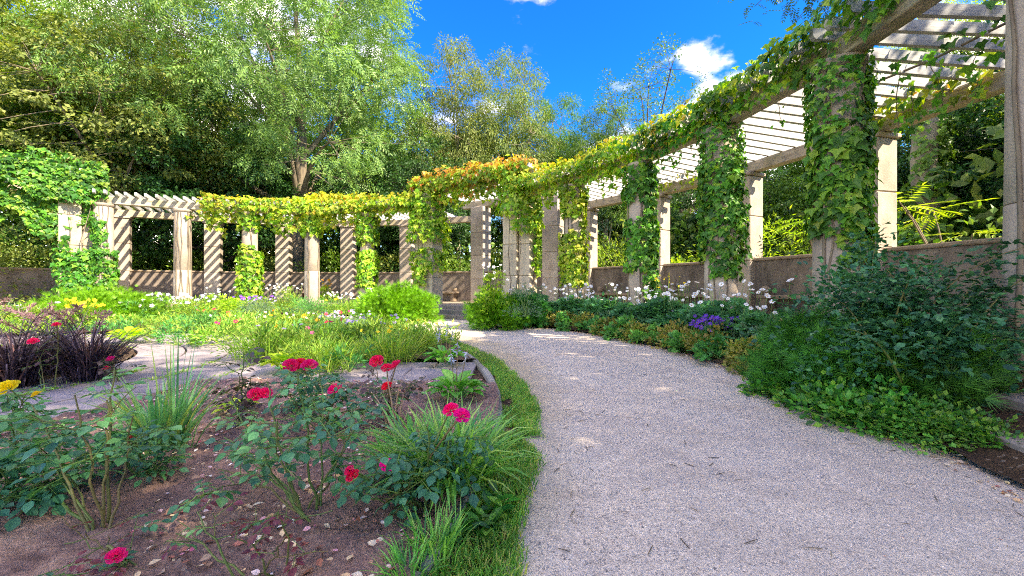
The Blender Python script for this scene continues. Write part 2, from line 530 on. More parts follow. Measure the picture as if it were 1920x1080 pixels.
GRN = {}
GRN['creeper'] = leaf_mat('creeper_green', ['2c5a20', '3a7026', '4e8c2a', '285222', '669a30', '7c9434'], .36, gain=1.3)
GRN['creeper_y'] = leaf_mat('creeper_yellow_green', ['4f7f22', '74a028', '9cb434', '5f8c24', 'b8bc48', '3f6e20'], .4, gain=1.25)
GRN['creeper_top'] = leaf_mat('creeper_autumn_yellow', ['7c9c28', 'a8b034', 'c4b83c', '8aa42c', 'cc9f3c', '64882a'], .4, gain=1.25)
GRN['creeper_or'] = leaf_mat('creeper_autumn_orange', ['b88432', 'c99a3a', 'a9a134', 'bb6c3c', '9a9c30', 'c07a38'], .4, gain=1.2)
GRN['ivy'] = leaf_mat('dark_ivy', ['1f4a22', '2d5c26', '3c6c2a', '275026'], .25)
GRN['ash'] = leaf_mat('ash_leaf', ['4f6e38', '66853f', '7b964a', '5a7a44', '8fa35a'], .35, .42, .4, .22, .35)
GRN['olive'] = leaf_mat('olive_leaf', ['4d6232', '657638', '7c8846', '586c36', '909658'], .35, .5, .3, .25, .5)
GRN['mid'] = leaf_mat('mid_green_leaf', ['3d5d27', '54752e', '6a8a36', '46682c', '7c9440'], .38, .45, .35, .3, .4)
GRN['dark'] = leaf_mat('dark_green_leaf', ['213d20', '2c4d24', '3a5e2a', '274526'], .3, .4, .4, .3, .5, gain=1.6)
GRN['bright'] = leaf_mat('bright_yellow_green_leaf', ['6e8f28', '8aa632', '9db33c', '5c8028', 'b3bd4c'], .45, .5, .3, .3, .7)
GRN['blueg'] = leaf_mat('blue_green_leaf', ['4c6a54', '5d7c5e', '46644c', '6f8a68'], .3, .45, .35, .2, .5)
GRN['yew'] = leaf_mat('yew_needles', ['4f8a1c', '64a020', '3b6f1c', '79ae26'], .3, .5, .3, .3, 1.6)
GRN['juniper'] = leaf_mat('juniper_needles', ['1f4c20', '2e6424', '40782a', '1a4020'], .25, .5, .3, .35, 1.4, gain=1.9)
GRN['rose'] = leaf_mat('rose_leaf', ['2e5a3a', '3c6c44', '4b7d46', '2a5040', '5d8a4a'], .28, .35, .5, .2, 4, gain=1.9)
GRN['roseblue'] = leaf_mat('rose_leaf_blue', ['26503e', '32624a', '2b573c', '3e7050', '244a3c'], .25, .42, .4, .25, 2, gain=1.75)
GRN['rosered'] = leaf_mat('rose_leaf_young_red', ['5a2430', '6d2c36', '4a2230', '7a3a3c'], .25, .35, .5, .2, 4, gain=1.5)
GRN['rosepurple'] = leaf_mat('rose_leaf_dark_purple', ['3c2f33', '4a3a36', '35402f', '503438'], .25, .35, .5, .2, 4, gain=1.6)
GRN['hosta'] = leaf_mat('hosta_leaf', ['3f7a30', '549038', '6aa03e'], .35, .35, .5, .15, 4, gain=1.6)
GRN['hostay'] = leaf_mat('hosta_yellow', ['7ea628', '9cbc34', 'b4c63c'], .4, .35, .5, .15, 4)
GRN['blade'] = leaf_mat('daylily_blade', ['3f7d36', '568f3c', '6ea046', '347040', '8aa850'], .32, .35, .5, .2, 4, gain=1.75)
GRN['blade_b'] = leaf_mat('iris_blade_blue_green', ['3e7450', '55895a', '6c9a62', '4b8060', '9aa858'], .32, .35, .5, .2, 4, gain=1.7)
GRN['blade_y'] = leaf_mat('grass_yellow_green', ['6a9430', '80a63a', '9cb44a', '5a8630', 'b4b862'], .35, .45, .35, .25, 1.5)
GRN['verge'] = leaf_mat('verge_grass', ['42742a', '578c36', '6fa442', '4c8036', '98aa4e', 'a89c5c'], .35, .5, .3, .3, 2.5, gain=1.4)
GRN['fountain'] = leaf_mat('fountain_grass_purple', ['261c28', '382a38', '463646', '20182a', '584a5a', '6a4a44'], .2, .4, .5, .2, 3)
GRN['plume'] = leaf_mat('fountain_grass_plume', ['7a5a62', '8c6e74', '644850', 'a08a8a'], .35, .6, .2, .2, 3)
GRN['herb'] = leaf_mat('herb_leaf', ['527f2a', '6c9632', '88a840', '44722a', 'a0ac50', '3a6428'], .36, .5, .3, .35, 1.2)
GRN['herbdark'] = leaf_mat('herb_leaf_dark', ['2f5f3c', '3d7048', '4b8050', '2a5440'], .3, .45, .4, .3, 1.2, gain=1.6)
GRN['edging'] = leaf_mat('edging_leaf_olive', ['667030', '7c8238', '8f7e46', '56702e', 'a08c50'], .3, .5, .3, .3, 2)
GRN['edging_g'] = leaf_mat('edging_leaf_green', ['33682f', '447c38', '578c40', '2c5c34'], .3, .45, .4, .3, 2, gain=1.6)
GRN['ground'] = leaf_mat('ground_cover_leaf', ['2c6a2a', '3f8430', '58993a', '22563a', '7aa83c', '1e4c2c'], .32, .4, .4, .3, 2, gain=1.3)
GRN['shrubrose'] = leaf_mat('shrub_rose_leaf', ['1f4a34', '2c5e3c', '3a7044', '1a4034', '4c7c48', '2c5444'], .25, .42, .4, .35, 1.5, gain=1.4)
GRN['litter'] = leaf_mat('fallen_leaf', ['b98a5c', 'cbb08c', 'd9cbb4', '8a5a40', 'a86c60', 'e0d2a0'], .1, .7, .2, .1, 3)
GRN['petal'] = leaf_mat('fallen_petal', ['e7ddd2', 'c25a7a', 'f0e6da', 'a8385c', 'e4c8b8'], .1, .7, .2, .1, 3)
GRN['canegreen'] = plain_mat('rose_cane_green', ['4f6a34', '64783e', '705c3c'], .5)
GRN['canebrown'] = plain_mat('cane_brown', ['7a6448', '8c7858'], .7)
GRN['stem'] = plain_mat('flower_stem', ['5b7a38', '6d8a44'], .6)
PET = {}
for k, cols in dict(magenta=['f4148c', 'ff2c9c', 'ec0c7c'], red=['ee1c5c', 'fa3872', 'de1458'], rosered=['f01878', 'fa3c8c', 'e0106c'],
                    white=['f2f0ee', 'ffffff', 'e8e6ea'], purple=['6a38b8', '7d4cd0', '5a2ca4'], lilac=['a79ccc', 'b9aedc', '9488bc'],
                    yellow=['f0d428', 'f6e23c', 'e6c41c'], orange=['f0a01c', 'f8b828', 'e88c14'], pink=['e86890', 'f080a4', 'd85480'],
                    blue=['b4bcd8', 'c8cee4', 'a0aaca'], center=['e2b418', 'd6a20c']).items():
    PET[k] = plain_mat('petal_' + k, cols, .55, .3, .2)
BARK = bark_mat('bark_grey_brown', '5c5046', '94866f')
BARKD = bark_mat('bark_dark', '3c342c', '6a5c4c')
BARKL = bark_mat('bark_pale', '7f7263', 'b3a58e')
# ================================================================== SETTING
RNG = np.random.default_rng(7)

def hnoise(x, y, s, seed=0):
    """cheap smooth value noise"""
    x = np.asarray(x) * s + seed * 17.13; y = np.asarray(y) * s + seed * 9.71
    xi = np.floor(x); yi = np.floor(y); fx = x - xi; fy = y - yi
    fx = fx * fx * (3 - 2 * fx); fy = fy * fy * (3 - 2 * fy)
    def h(a, b):
        v = np.sin(a * 127.1 + b * 311.7) * 43758.5453
        return v - np.floor(v)
    return (h(xi, yi) * (1 - fx) + h(xi + 1, yi) * fx) * (1 - fy) + (h(xi, yi + 1) * (1 - fx) + h(xi + 1, yi + 1) * fx) * fy

def polar_sheet(name, r0, r1, a0, a1, nr, na, mat, zfun, parent=None, kind='structure', smooth=True, inner=None, outer=None):
    """a sheet of ground between two radii; a0 and a1 may be functions of the radius"""
    R = np.linspace(r0, r1, nr + 1)
    A0 = np.array([a0(r) if callable(a0) else a0 for r in R]); A1 = np.array([a1(r) if callable(a1) else a1 for r in R])
    tt = np.linspace(0, 1, na + 1)
    AD = A0[:, None] * (1 - tt) + A1[:, None] * tt; A = np.radians(AD)
    lo = np.full(AD.shape, r0) if inner is None else inner(AD); hi = np.full(AD.shape, r1) if outer is None else outer(AD)
    RR = lo + (hi - lo) * ((R - r0) / (r1 - r0))[:, None]
    X = CX + RR * np.cos(A); Yv = CY + RR * np.sin(A)
    Z = zfun(X, Yv, RR)
    V = np.stack([X, Yv, Z], -1).reshape(-1, 3)
    i, j = np.meshgrid(np.arange(nr), np.arange(na), indexing='ij')
    b = (i * (na + 1) + j).ravel()
    Q = np.stack([b, b + na + 1, b + na + 2, b + 1], 1)
    mb = MB(); mb.add(V, Q)
    return mb.build(name, mat, parent, smooth, kind=kind)

# the ground sheet, reaching the horizon
mb = MB()
g = 900
mb.add([[-g, -g, -.06], [g, -g, -.06], [g, g, -.06], [-g, g, -.06]], [(0, 1, 2, 3)])
mb.build('ground', M['floor'], kind='structure')
polar_sheet('woodland_ground', 16.75, 90, -60, 190, 24, 160, M['floor'],
            lambda x, y, r: .32 + .25 * hnoise(x, y, .3) + .02 * (r - 16))

# gravel ring path
polar_sheet('gravel_path', 8.05, 11.45, -120, 175, 26, 260, M['gravel'],
            lambda x, y, r: .012 * hnoise(x, y, 1.1) + .006 * hnoise(x, y, 5, 2) - .02 * np.clip((np.abs(r - 9.75) - 1.2), 0, 1), inner=lambda a: kerb_r(a) + .15)
# rose bed (near) and flower bed (far), split by the paved strip
STRIP0, STRIP1 = -.17, 1.10
def clods(x, y, r):
    return .035 + .05 * hnoise(x, y, 1.4) + .035 * hnoise(x, y, 6, 1) + .030 * hnoise(x, y, 17, 2) + .018 * hnoise(x, y, 43, 3)
polar_sheet('rose_bed_soil', 4.78, 8.0, -78, -2.3, 120, 300, M['soil'], clods, outer=lambda a: kerb_r(a) + .01)
polar_sheet('flower_bed_soil', 4.78, 8.0, lambda r: math.degrees(math.asin(STRIP1 / r)) + .4, 165, 50, 200, M['soil2'], clods, outer=lambda a: kerb_r(a) + .01)
polar_sheet('centre_bed_soil', .05, 2.86, -179.9, 180, 30, 90, M['soil2'], lambda x, y, r: .04 + .06 * hnoise(x, y, 3))
polar_sheet('verge_soil', 8, 8.4, -90, 165, 8, 400, M['soil2'], lambda x, y, r: .018 + .02 * hnoise(x, y, 8) - .04 * np.linspace(0, 1, 9)[:, None] ** 4, inner=lambda a: kerb_r(a), outer=lambda a: kerb_r(a) + .32)
polar_sheet('border_bed_soil', 11.2, 12.42, -60, 53, 20, 220, M['soil2'], lambda x, y, r: .03 + .3 * np.clip((r - 11.3) / 1.1, 0, 1) + .05 * hnoise(x, y, 5))
polar_sheet('border_bed_soil', 11.2, 12.42, 65.5, 175, 20, 220, M['soil2'], lambda x, y, r: .03 + .3 * np.clip((r - 11.3) / 1.1, 0, 1) + .05 * hnoise(x, y, 5))

# terrace deck with a stone edge
def ring_block(mb, r0, r1, a0, a1, z0, z1, n, mi=0):
    A = np.radians(np.linspace(a0, a1, n + 1))
    c, s = np.cos(A), np.sin(A)
    def row(r, z): return np.stack([CX + r * c, CY + r * s, np.full(n + 1, z)], 1)
    V = np.concatenate([row(r0, z0), row(r0, z1), row(r1, z1), row(r1, z0)])
    i = np.arange(n); k = n + 1
    Q = np.concatenate([np.stack([i + 1, i, i + k, i + k + 1], 1), np.stack([i + k + 1, i + k, i + 2 * k, i + 2 * k + 1], 1), np.stack([i + 2 * k + 1, i + 2 * k, i + 3 * k, i + 3 * k + 1], 1)])
    caps = [(0, 3 * k, 2 * k, k), (k - 1, 2 * k - 1, 3 * k - 1, 4 * k - 1)]
    mb.add(V, Q, mi); mb.add(V, caps, mi)
mb = MB(); ring_block(mb, 12.62, 16.7, -60, 175, -.05, TER - .004, 200)
terrace = mb.build('terrace', M['terrace'], kind='structure')
for k in range(150):                                  # edge stones of the terrace, one by one
    a0 = -40 + k * 1.38
    if a0 > 165: break
    mb = MB(); ring_block(mb, 12.40, 12.60, a0 + .03, a0 + 1.35, .02, TER + .012 + .006 * RNG.random(), 2)
    mb.build('edge_stone', M['terrace'], terrace)

# paving: a ring of slabs round the centre bed and a strip towards the path
mb = MB(); ring_block(mb, 2.86, 4.76, -179.9, 180, -.04, .012, 120)
mb.add([[CX + 4.6, CY + STRIP0 - .2, .012], [CX + 7.94, CY + STRIP0 - .2, .012], [CX + 7.8, CY + STRIP1, .012], [CX + 4.6, CY + STRIP1, .012]], [(0, 1, 2, 3)])
paving = mb.build('paving', M['soil2'], kind='structure')
for ring, (r0, r1, n) in enumerate(((2.9, 3.5, 34), (3.52, 4.12, 40), (4.14, 4.74, 46))):
    a = 0.0; ws = RNG.uniform(.75, 1.3, n); ws *= 360 / ws.sum()
    for w in ws:
        mid = (a + w / 2 + 180) % 360 - 180
        if -75 < mid < 150:
            mb = MB(); zt = .05 + .012 * RNG.random(); gp = .014 / r0 * 57.3
            ring_block(mb, r0 + .006, r1 - .006 * RNG.random() - .004, a + gp / 2, a + w - gp / 2, .01, zt, 2)
            mb.build('slab', M['slab'], paving)
        a += w
for row in range(3):
    x = 4.70
    while x < 7.66:
        w = RNG.uniform(.42, .8); w = min(w, 7.72 - x)
        y0 = STRIP0 + row * .425; y1 = y0 + .41
        mb = MB(); box(mb, (CX + x + w / 2, CY + (y0 + y1) / 2, .03 + .006 * RNG.random()), (w - .016, y1 - y0, .05), RNG.normal(0, .008), 0, .008)
        if math.hypot(x + w / 2, (y0 + y1) / 2) > 4.95: mb.build('slab', M['slab'], paving)
        x += w

# kerb of low stones between beds and verge
kerb = thing('kerb', 'low grey stone kerb curving round the beds beside the grass verge', 'kerb')
kerb['kind'] = 'structure'; del kerb['category']
a = -68.0
while a < 150:
    w = RNG.uniform(3.2, 5.2)
    mb = MB(); p, q = pol(kerb_r(a + .05), a + .05), pol(kerb_r(a + w - .05), a + w - .05); d_ = q - p
    box(mb, ((p[0] + q[0]) / 2, (p[1] + q[1]) / 2, .02 + .012 * RNG.random()), (np.linalg.norm(d_), .07 + .015 * RNG.random(), .11), math.atan2(d_[1], d_[0]) + RNG.normal(0, .01), 0, .014)
    mb.build('kerb_stone', M['kerb'], kerb)
    a += w

# ------------------------------------------------------------------ steps
def make_steps(label, amid, half, rs):
    t = thing('stone_steps', label, 'steps')
    tang = math.radians(amid + 90)
    for k, (r, z) in enumerate(rs):
        dep = .42
        mb = MB(); c = pol(r + dep / 2, amid)
        ct, st = math.cos(tang), math.sin(tang)
        n = 3; w = 2 * half / n
        for i in range(n):
            off = -half + w * (i + .5)
            b2 = MB(); box(b2, (c[0] + ct * off, c[1] + st * off, z / 2 - .02 + .0), (w - .012, dep + .02 * k, z + .04 + .004 * RNG.random()), tang, 0, .012)
            b2.build('step_block', M['step'], t)
    return t
make_steps('three grey stone steps rising from the gravel to the tall vine-topped gateway', 59.25, 1.62, ((11.35, .15), (11.75, .30), (12.15, .45)))
make_steps('dark shaded stone steps beside the big shrub at the right edge', -15.2, 1.9, ((11.45, .15), (11.85, .30), (12.25, .45)))

# ================================================================== PERGOLAS
RF, RB = 12.9, 16.3
ZC = 4.28                    # underside of the pergola beams
ZP = 4.98                    # underside of the gateway beams
def meshes_column():
    out = {}
    mb = MB(); box(mb, (0, 0, .06), (.72, .72, .12), 0, 0, .015); out['plinth'] = mb.mesh('plinth', M['limestone'])
    H = ZC - TER
    mb = MB(); lathe(mb, [(.30, .12), (.305, .14), (.303, .8), (.298, 1.38), (.294, 1.385)], 28); out['lower_drum'] = mb.mesh('lower_drum', M['limestone'], True)
    mb = MB(); lathe(mb, [(.292, 1.392), (.297, 1.398), (.29, 2.3), (.278, H - .14), (.272, H - .13)], 28); out['upper_drum'] = mb.mesh('upper_drum', M['limestone'], True)
    mb = MB(); lathe(mb, [(.275, H - .128), (.31, H - .10), (.33, H - .06), (.33, H - .002)], 28); out['capital'] = mb.mesh('capital', M['limestone'])
    for q in ('lower_drum', 'upper_drum'):
        out[q].shade_smooth() if hasattr(out[q], 'shade_smooth') else None
    return out
COLM = meshes_column()
def meshes_pier():
    out = []; H = ZC - TER
    zs = [0, 1.4, 2.62, H - .1]
    for i in range(3):
        mb = MB(); box(mb, (0, 0, (zs[i] + zs[i + 1]) / 2), (.56, .64, zs[i + 1] - zs[i] - .008), 0, 0, .02); out.append(('pier_block', mb.mesh('pier_block', M['pier'])))
    mb = MB(); box(mb, (0, 0, H - .05), (.66, .74, .098), 0, 0, .02); out.append(('capital', mb.mesh('capital', M['pier'])))
    return out
PIERM = meshes_pier()
def slat_mesh(r0, r1, z0, h=.15, w=.07):
    L = r1 - r0
    prof = [(0.05, 0), (L - .05, 0), (L, .05), (L, h), (0, h), (0, .07), (.015, .03)]
    # rounded lower front corner
    n = len(prof)
    V = [[x - L / 2, -w / 2, z] for x, z in prof] + [[x - L / 2, w / 2, z] for x, z in prof]
    Q = [tuple(range(n)), tuple(reversed(range(n, 2 * n)))] + [((i + 1) % n, i, n + i, n + (i + 1) % n) for i in range(n)]
    mb = MB(); mb.add(V, Q)
    return mb.mesh('slat', M['slat'])
SLAT = slat_mesh(12.42, 16.85, 0)

def put_column(parent, r, deg, label=None):
    p = pol(r, deg, TER)
    e = link('column', None, parent, p, (0, 0, math.radians(deg + RNG.normal(0, 30))), label=label)
    for k, me in COLM.items():
        link(k, me, e, rot=(0, 0, RNG.uniform(0, 6)) if k != 'plinth' else (0, 0, 0))
    e.rotation_euler = (0, 0, math.radians(deg))
    return e
def put_pier(parent, r, deg):
    e = link('pier', None, parent, pol(r, deg, TER), (0, 0, math.radians(deg)))
    for k, me in PIERM: link(k, me, e)
    return e
def put_beam(parent, p, q, z, w=.26, h=.29, over=.12, name='beam'):
    p, q = np.array(p[:2]), np.array(q[:2]); d = q - p; L = np.linalg.norm(d) + over
    mb = MB(); box(mb, (0, 0, h / 2), (L, w, h), 0, 0, .015)
    mb.build(name, M['beam'], parent, loc=(*(p + q) / 2, z + RNG.uniform(0, .004)), rot=(0, 0, math.atan2(d[1], d[0])))

def make_pergola(label, fr, bk, sl0, sl1, n_slats, ends_f, ends_b, bend=None):
    t = thing('pergola', label, 'pergola')
    for d in fr: put_column(t, RF, d)
    for d in bk: put_pier(t, RB, d)
    F_ = [pol(RF, d) for d in ([ends_f[0]] + fr + [ends_f[1]]) if d is not None]
    B_ = [pol(RB, d) for d in ([ends_b[0]] + bk + [ends_b[1]]) if d is not None]
    for a, b in zip(F_[:-1], F_[1:]): put_beam(t, a, b, ZC)
    for a, b in zip(B_[:-1], B_[1:]): put_beam(t, a, b, ZC)
    for i in range(n_slats):
        d = sl0 + (sl1 - sl0) * i / (n_slats - 1) + RNG.normal(0, .05)
        link('slat', SLAT, t, pol(14.635 + RNG.normal(0, .03), d, ZC + .297 + RNG.uniform(0, .006)), (RNG.normal(0, .03), RNG.normal(0, .003), math.radians(d) + RNG.normal(0, .004)))
    return t
RIGHT_F = [38.4, 26.9, 16.0, 5.2, -5.1]
LEFT_F = [81.0, 91.9, 103.0, 113.5, 124.0]
make_pergola('long pergola sweeping along the right side, stout columns and pale roof slats', RIGHT_F, [46.4, 35.6, 24.8, 14.2, 3.4, -7.3], 47.2, -12, 46, (48.6, -15), (50.5, -15))
make_pergola('sunlit pergola on the left with round columns under white roof slats', LEFT_F, [79.8, 90.8, 101.9, 112.6, 124.4], 71.3, 124.8, 41, (69.6, 125.1), (67.4, 125.6))

def make_portal(name, label, amid, full=True, half=1.96):
    t = thing(name, label, 'gateway')
    ar = math.radians(amid); n = np.array([math.cos(ar), math.sin(ar)]); tg = np.array([-n[1], n[0]])
    rz = math.radians(amid)
    def P(s, r): return np.array([CX, CY]) + n * r + tg * s
    H = ZP - TER
    zs = [TER, TER + 1.08, TER + 2.2, TER + 3.3, ZP]
    for s in (-1, 1):
        e = link('gate_pier', None, t)
        for wid, dep, so, ro in ((.58, .66, 0, 0), (.44, .56, .53, .07)):
            c = P(s * (half + so), RF + ro)
            for k in range(4):
                mb = MB(); jx = RNG.normal(0, .004)
                box(mb, (c[0] + jx, c[1], (zs[k] + zs[k + 1]) / 2), (dep + RNG.normal(0, .006), wid, zs[k + 1] - zs[k] - .009), rz, 0, .022)
                mb.build('stone_block', M['portal'], e)
    for s in (-1, 1):
        e = link('rear_pier', None, t)
        c = P(s * half * .98, RB)
        for k in range(4):
            mb = MB(); box(mb, (c[0], c[1], (zs[k] + zs[k + 1]) / 2), (.66, .74, zs[k + 1] - zs[k] - .008), rz, 0, .02)
            mb.build('stone_block', M['pier'], e)
    for r in (RF, RB):
        put_beam(t, P(-half - .95, r), P(half + .95, r), ZP, .3, .32, 0)
    for k in range(12):
        s = -half - .75 + (2 * half + 1.5) * k / 11
        c = P(s, 14.635)
        link('slat', SLAT, t, (c[0], c[1], ZP + .327), (RNG.normal(0, .03), 0, rz + RNG.normal(0, .004)))
    return t
make_portal('gateway', 'tall stone gateway above the steps with an orange and yellow vine on top', 59.25)
make_portal('gateway', 'tall stone gateway at the far left buried in hanging green creeper', 136.6)

# ------------------------------------------------------------------ the wall behind the pergolas
def make_wall(label, degs, skip=()):
    t = thing('garden_wall', label, 'wall')
    for i, (a, b) in enumerate(zip(degs[:-1], degs[1:])):
        if i in skip: continue
        p, q = pol(RB + .06, a)[:2], pol(RB + .06, b)[:2]; d = q - p; L = np.linalg.norm(d); rz = math.atan2(d[1], d[0]); c = (p + q) / 2
        mb = MB(); box(mb, (*c, TER + .69), (L - .02, .22, 1.38), rz, 0, .01); mb.build('wall_panel', M['wall'], t)
        mb = MB(); box(mb, (*c, TER + 1.425), (L + .02 - .03, .32, .085), rz, 0, .02); mb.build('coping', M['coping'], t)
    return t
make_wall('dark stained wall closing the bays behind the right pergola', [52.0, 46.4, 35.6, 24.8, 14.2, 3.4, -7.3, -16])
make_wall('tan wall with slat shadows closing the bays behind the left pergola', [66.4, 79.8, 90.8, 101.9, 112.6, 124.4])
make_wall('weathered wall seen through the far left gateway', [124.6, 130, 140, 150])
make_wall('wall piece behind the tall gateway', [52.6, 59.2, 65.9], skip=())

def make_bench(label, deg):
    t = thing('stone_bench', label, 'bench', pol(RB - .34, deg, TER), math.radians(deg))
    mb = MB(); box(mb, (0, 0, .425), (.42, 1.62, .09), 0, 0, .015); mb.build('seat', M['coping'], t)
    for s in (-1, 1):
        mb = MB(); box(mb, (0, s * .62, .19), (.34, .18, .378), 0, 0, .015); mb.build('support', M['coping'], t)
    for s in (-1, 1):
        mb = MB(); a = [(math.sin(u) * .12, .596 - math.cos(u) * .12) for u in np.linspace(.3, math.pi - .05, 9)]
        lathe(mb, a, 16, (0, s * .68, 0)); mb.build('ball_finial', M['coping'], t, True)
BG = 'stone benches along the pergola wall'
make_bench('low stone bench with ball ends just left of the tall gateway', 72.6)
make_bench('low stone bench against the wall in the right bay nearest the gateway', 41.0)
make_bench('low stone bench against the dark wall, second right bay from the gateway', 30.2)
make_bench('low stone bench against the dark wall, third right bay from the gateway', 19.5)
make_bench('low stone bench in the left bay behind the bare middle column', 96.4)
# ================================================================== CLIMBERS
def face_cam(p):
    return math.degrees(math.atan2(-p[1], -p[0]))

def creeper_leaves(rng, P, N, size, mb, mi=0, tmpl=CREEP, hang=1.0):
    k = len(P)
    d = np.stack([rng.normal(0, .45, k), rng.normal(0, .45, k), -hang + rng.normal(0, .3, k)], 1) + N * .25
    n = N + np.stack([rng.normal(0, .28, k), rng.normal(0, .28, k), .45 + rng.normal(0, .25, k)], 1)
    scatter(mb, tmpl, P, d, n, size * 1.12 * rng.uniform(.4, 1.4, k), mi)

def leaf_mesh(tmpl, mat, name='leaf'):
    mb = MB(); mb.add(tmpl[0], tmpl[1]); return mb.mesh(name, mat)

def orient(d, n):
    d = Vector(d).normalized(); x = d.cross(Vector(n)).normalized(); z = x.cross(d)
    return Matrix((x, d, z)).transposed().to_euler()

def vine_on_column(seed, base, R, zones, label, mat, size=.13, top=None, dens=1.0, single=0, stems=3, box_dims=None):
    """zones: (z0, z1, centre angle or None for all round, half angle, bulge, density)"""
    rng = np.random.default_rng(seed)
    t = thing('climbing_vine', label, 'vine', (base[0], base[1], TER))
    fa = face_cam(base)
    mb = MB(); singles = []
    for (z0, z1, ca, ha, bulge, dn) in zones:
        k = int(dn * dens * (z1 - z0) * (ha / 180) * 2 * np.pi * (R + .1) / (size * size) * 3.6)
        z = rng.uniform(z0, z1, k)
        a = np.radians(fa + (0 if ca is None else ca) + rng.uniform(-ha, ha, k))
        # ragged edge and lumpy thickness
        e = np.minimum((z - z0), (z1 - z)) / .25
        keep = rng.random(k) < np.clip(e + .35, 0, 1)
        z, a = z[keep], a[keep]; k = len(z)
        lump = .5 + hnoise(a * 2.2, z * 2.3, 1.0, seed % 13)
        th = bulge * lump * (.12 + .88 * rng.random(k) ** .7)
        N = np.stack([np.cos(a), np.sin(a), np.zeros(k)], 1)
        if box_dims is None:
            P = N * (R + th)[:, None]
        else:
            P = N * (R + th)[:, None]
        P[:, 2] = z - TER
        if single and len(singles) < single:
            facing = np.cos(a - math.radians(fa)); outer = th / (bulge + 1e-6)
            idx = np.argsort(-(facing * .6 + outer))[:min(single - len(singles), int(k * .6))]
            m = np.zeros(k, bool); m[idx] = True
            for i in idx: singles.append((P[i], N[i]))
            P, N = P[~m], N[~m]
        creeper_leaves(rng, P, N, size, mb)
    mb.build('foliage', mat, t, kind='stuff')
    if singles:
        me = leaf_mesh(CREEP, mat)
        for p, n in singles:
            d = np.array([rng.normal(0, .4), rng.normal(0, .4), -1]) + n * .25
            link('leaf', me, t, p + n * .015, orient(d, n + np.array([rng.normal(0, .25), rng.normal(0, .25), .5])), float(size * rng.uniform(.5, .98)))
    ms = MB()
    for s in range(stems):
        a0 = math.radians(fa + rng.uniform(-70, 70)); zz = np.linspace(0.02, ZC - TER + .1, 14)
        a = a0 + np.cumsum(rng.normal(0, .09, 14)); rr = R + .012 + np.abs(rng.normal(0, .008, 14))
        tube(ms, np.stack([rr * np.cos(a), rr * np.sin(a), zz], 1), np.linspace(.024, .010, 14) * rng.uniform(.6, 1.2), 5)
    ms.build('vine_stem', BARK, t, True)
    return t

def vine_on_beam(seed, p, q, z, label, mat, thick=.22, hang=.35, dens=1.0, size=.13, strands=6, mat2=None, dens_fun=None, drape=.5):
    """a mass of leaves lying on and hanging over a beam"""
    rng = np.random.default_rng(seed)
    p, q = np.array(p[:2]), np.array(q[:2]); d = q - p; L = np.linalg.norm(d); d /= L
    inw = np.array([CX, CY]) - (p + q) / 2; inw -= d * inw.dot(d); inw /= np.linalg.norm(inw)
    t = thing('climbing_vine', label, 'vine', (*((p + q) / 2), z))
    o = (p + q) / 2
    k = int(dens * L * (thick + .45 + hang) / (size * size) * 4.6)
    s = rng.uniform(0, L, k); u = rng.random(k)
    lump = .45 + 1.1 * hnoise(s, u * 0 + seed, 1.6, seed % 7)
    keep = rng.random(k) < (np.clip(lump * 1.25 - .12, .12, 1) if dens_fun is None else dens_fun(s / L))
    s, u, lump = s[keep], u[keep], lump[keep]; k = len(s)
    # cross-section: across the top (u<drape) then down the garden face
    top = u < drape
    uu = np.where(top, u / drape, (u - drape) / (1 - drape))
    far_face = rng.random(k) < .45
    across = np.where(top, -.30 + .86 * uu, np.where(far_face, .46 + .10 * rng.random(k), .17 + .06 * rng.random(k)))
    zz = np.where(top, .46 + (thick + .02) * lump * rng.random(k), np.where(far_face, .52 - (.16 + .5 * hang * lump) * uu, .42 - (.25 + hang * lump) * uu))
    P2 = p[None] + d[None] * s[:, None] + inw[None] * (across + np.where(top, 0, .10 * rng.random(k)))[:, None] - o
    P = np.concatenate([P2, zz[:, None]], 1)
    N = np.concatenate([inw[None] * np.where(top, .35, 1)[:, None], np.where(top, 1.0, .2)[:, None]], 1)
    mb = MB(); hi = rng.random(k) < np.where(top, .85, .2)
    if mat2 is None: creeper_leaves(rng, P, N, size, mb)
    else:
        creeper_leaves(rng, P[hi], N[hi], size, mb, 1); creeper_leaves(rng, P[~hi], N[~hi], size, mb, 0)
    ms = MB()
    for i in range(strands):
        s0 = rng.uniform(0, L); ln = rng.uniform(.25, 1.0) * (hang + .35)
        n = 8; zz = np.linspace(.3, .1 - ln, n)
        off = rng.uniform(-.5, .22)
        P2 = p + d * s0 + inw * off - o
        pts = np.stack([P2[0] + np.cumsum(rng.normal(0, .02, n)), P2[1] + np.cumsum(rng.normal(0, .02, n)), zz], 1)
        tube(ms, pts, .006, 4)
        kk = int(ln / .035); idx = rng.integers(0, n, kk)
        PP = pts[idx] + rng.normal(0, .06, (kk, 3)); NN = np.concatenate([np.repeat(inw[None], kk, 0), np.zeros((kk, 1))], 1)
        creeper_leaves(rng, PP, NN, size, mb)
    tube(ms, np.stack([*(p[:, None] + d[:, None] * np.linspace(0, L, 12) - o[:, None] + inw[:, None] * .05 * np.sin(np.linspace(0, 9, 12))), np.full(12, .33)], 1), .02, 5)
    mb.build('foliage', [mat, mat2 or mat], t, kind='stuff')
    ms.build('vine_stem', BARK, t, True)
    return t

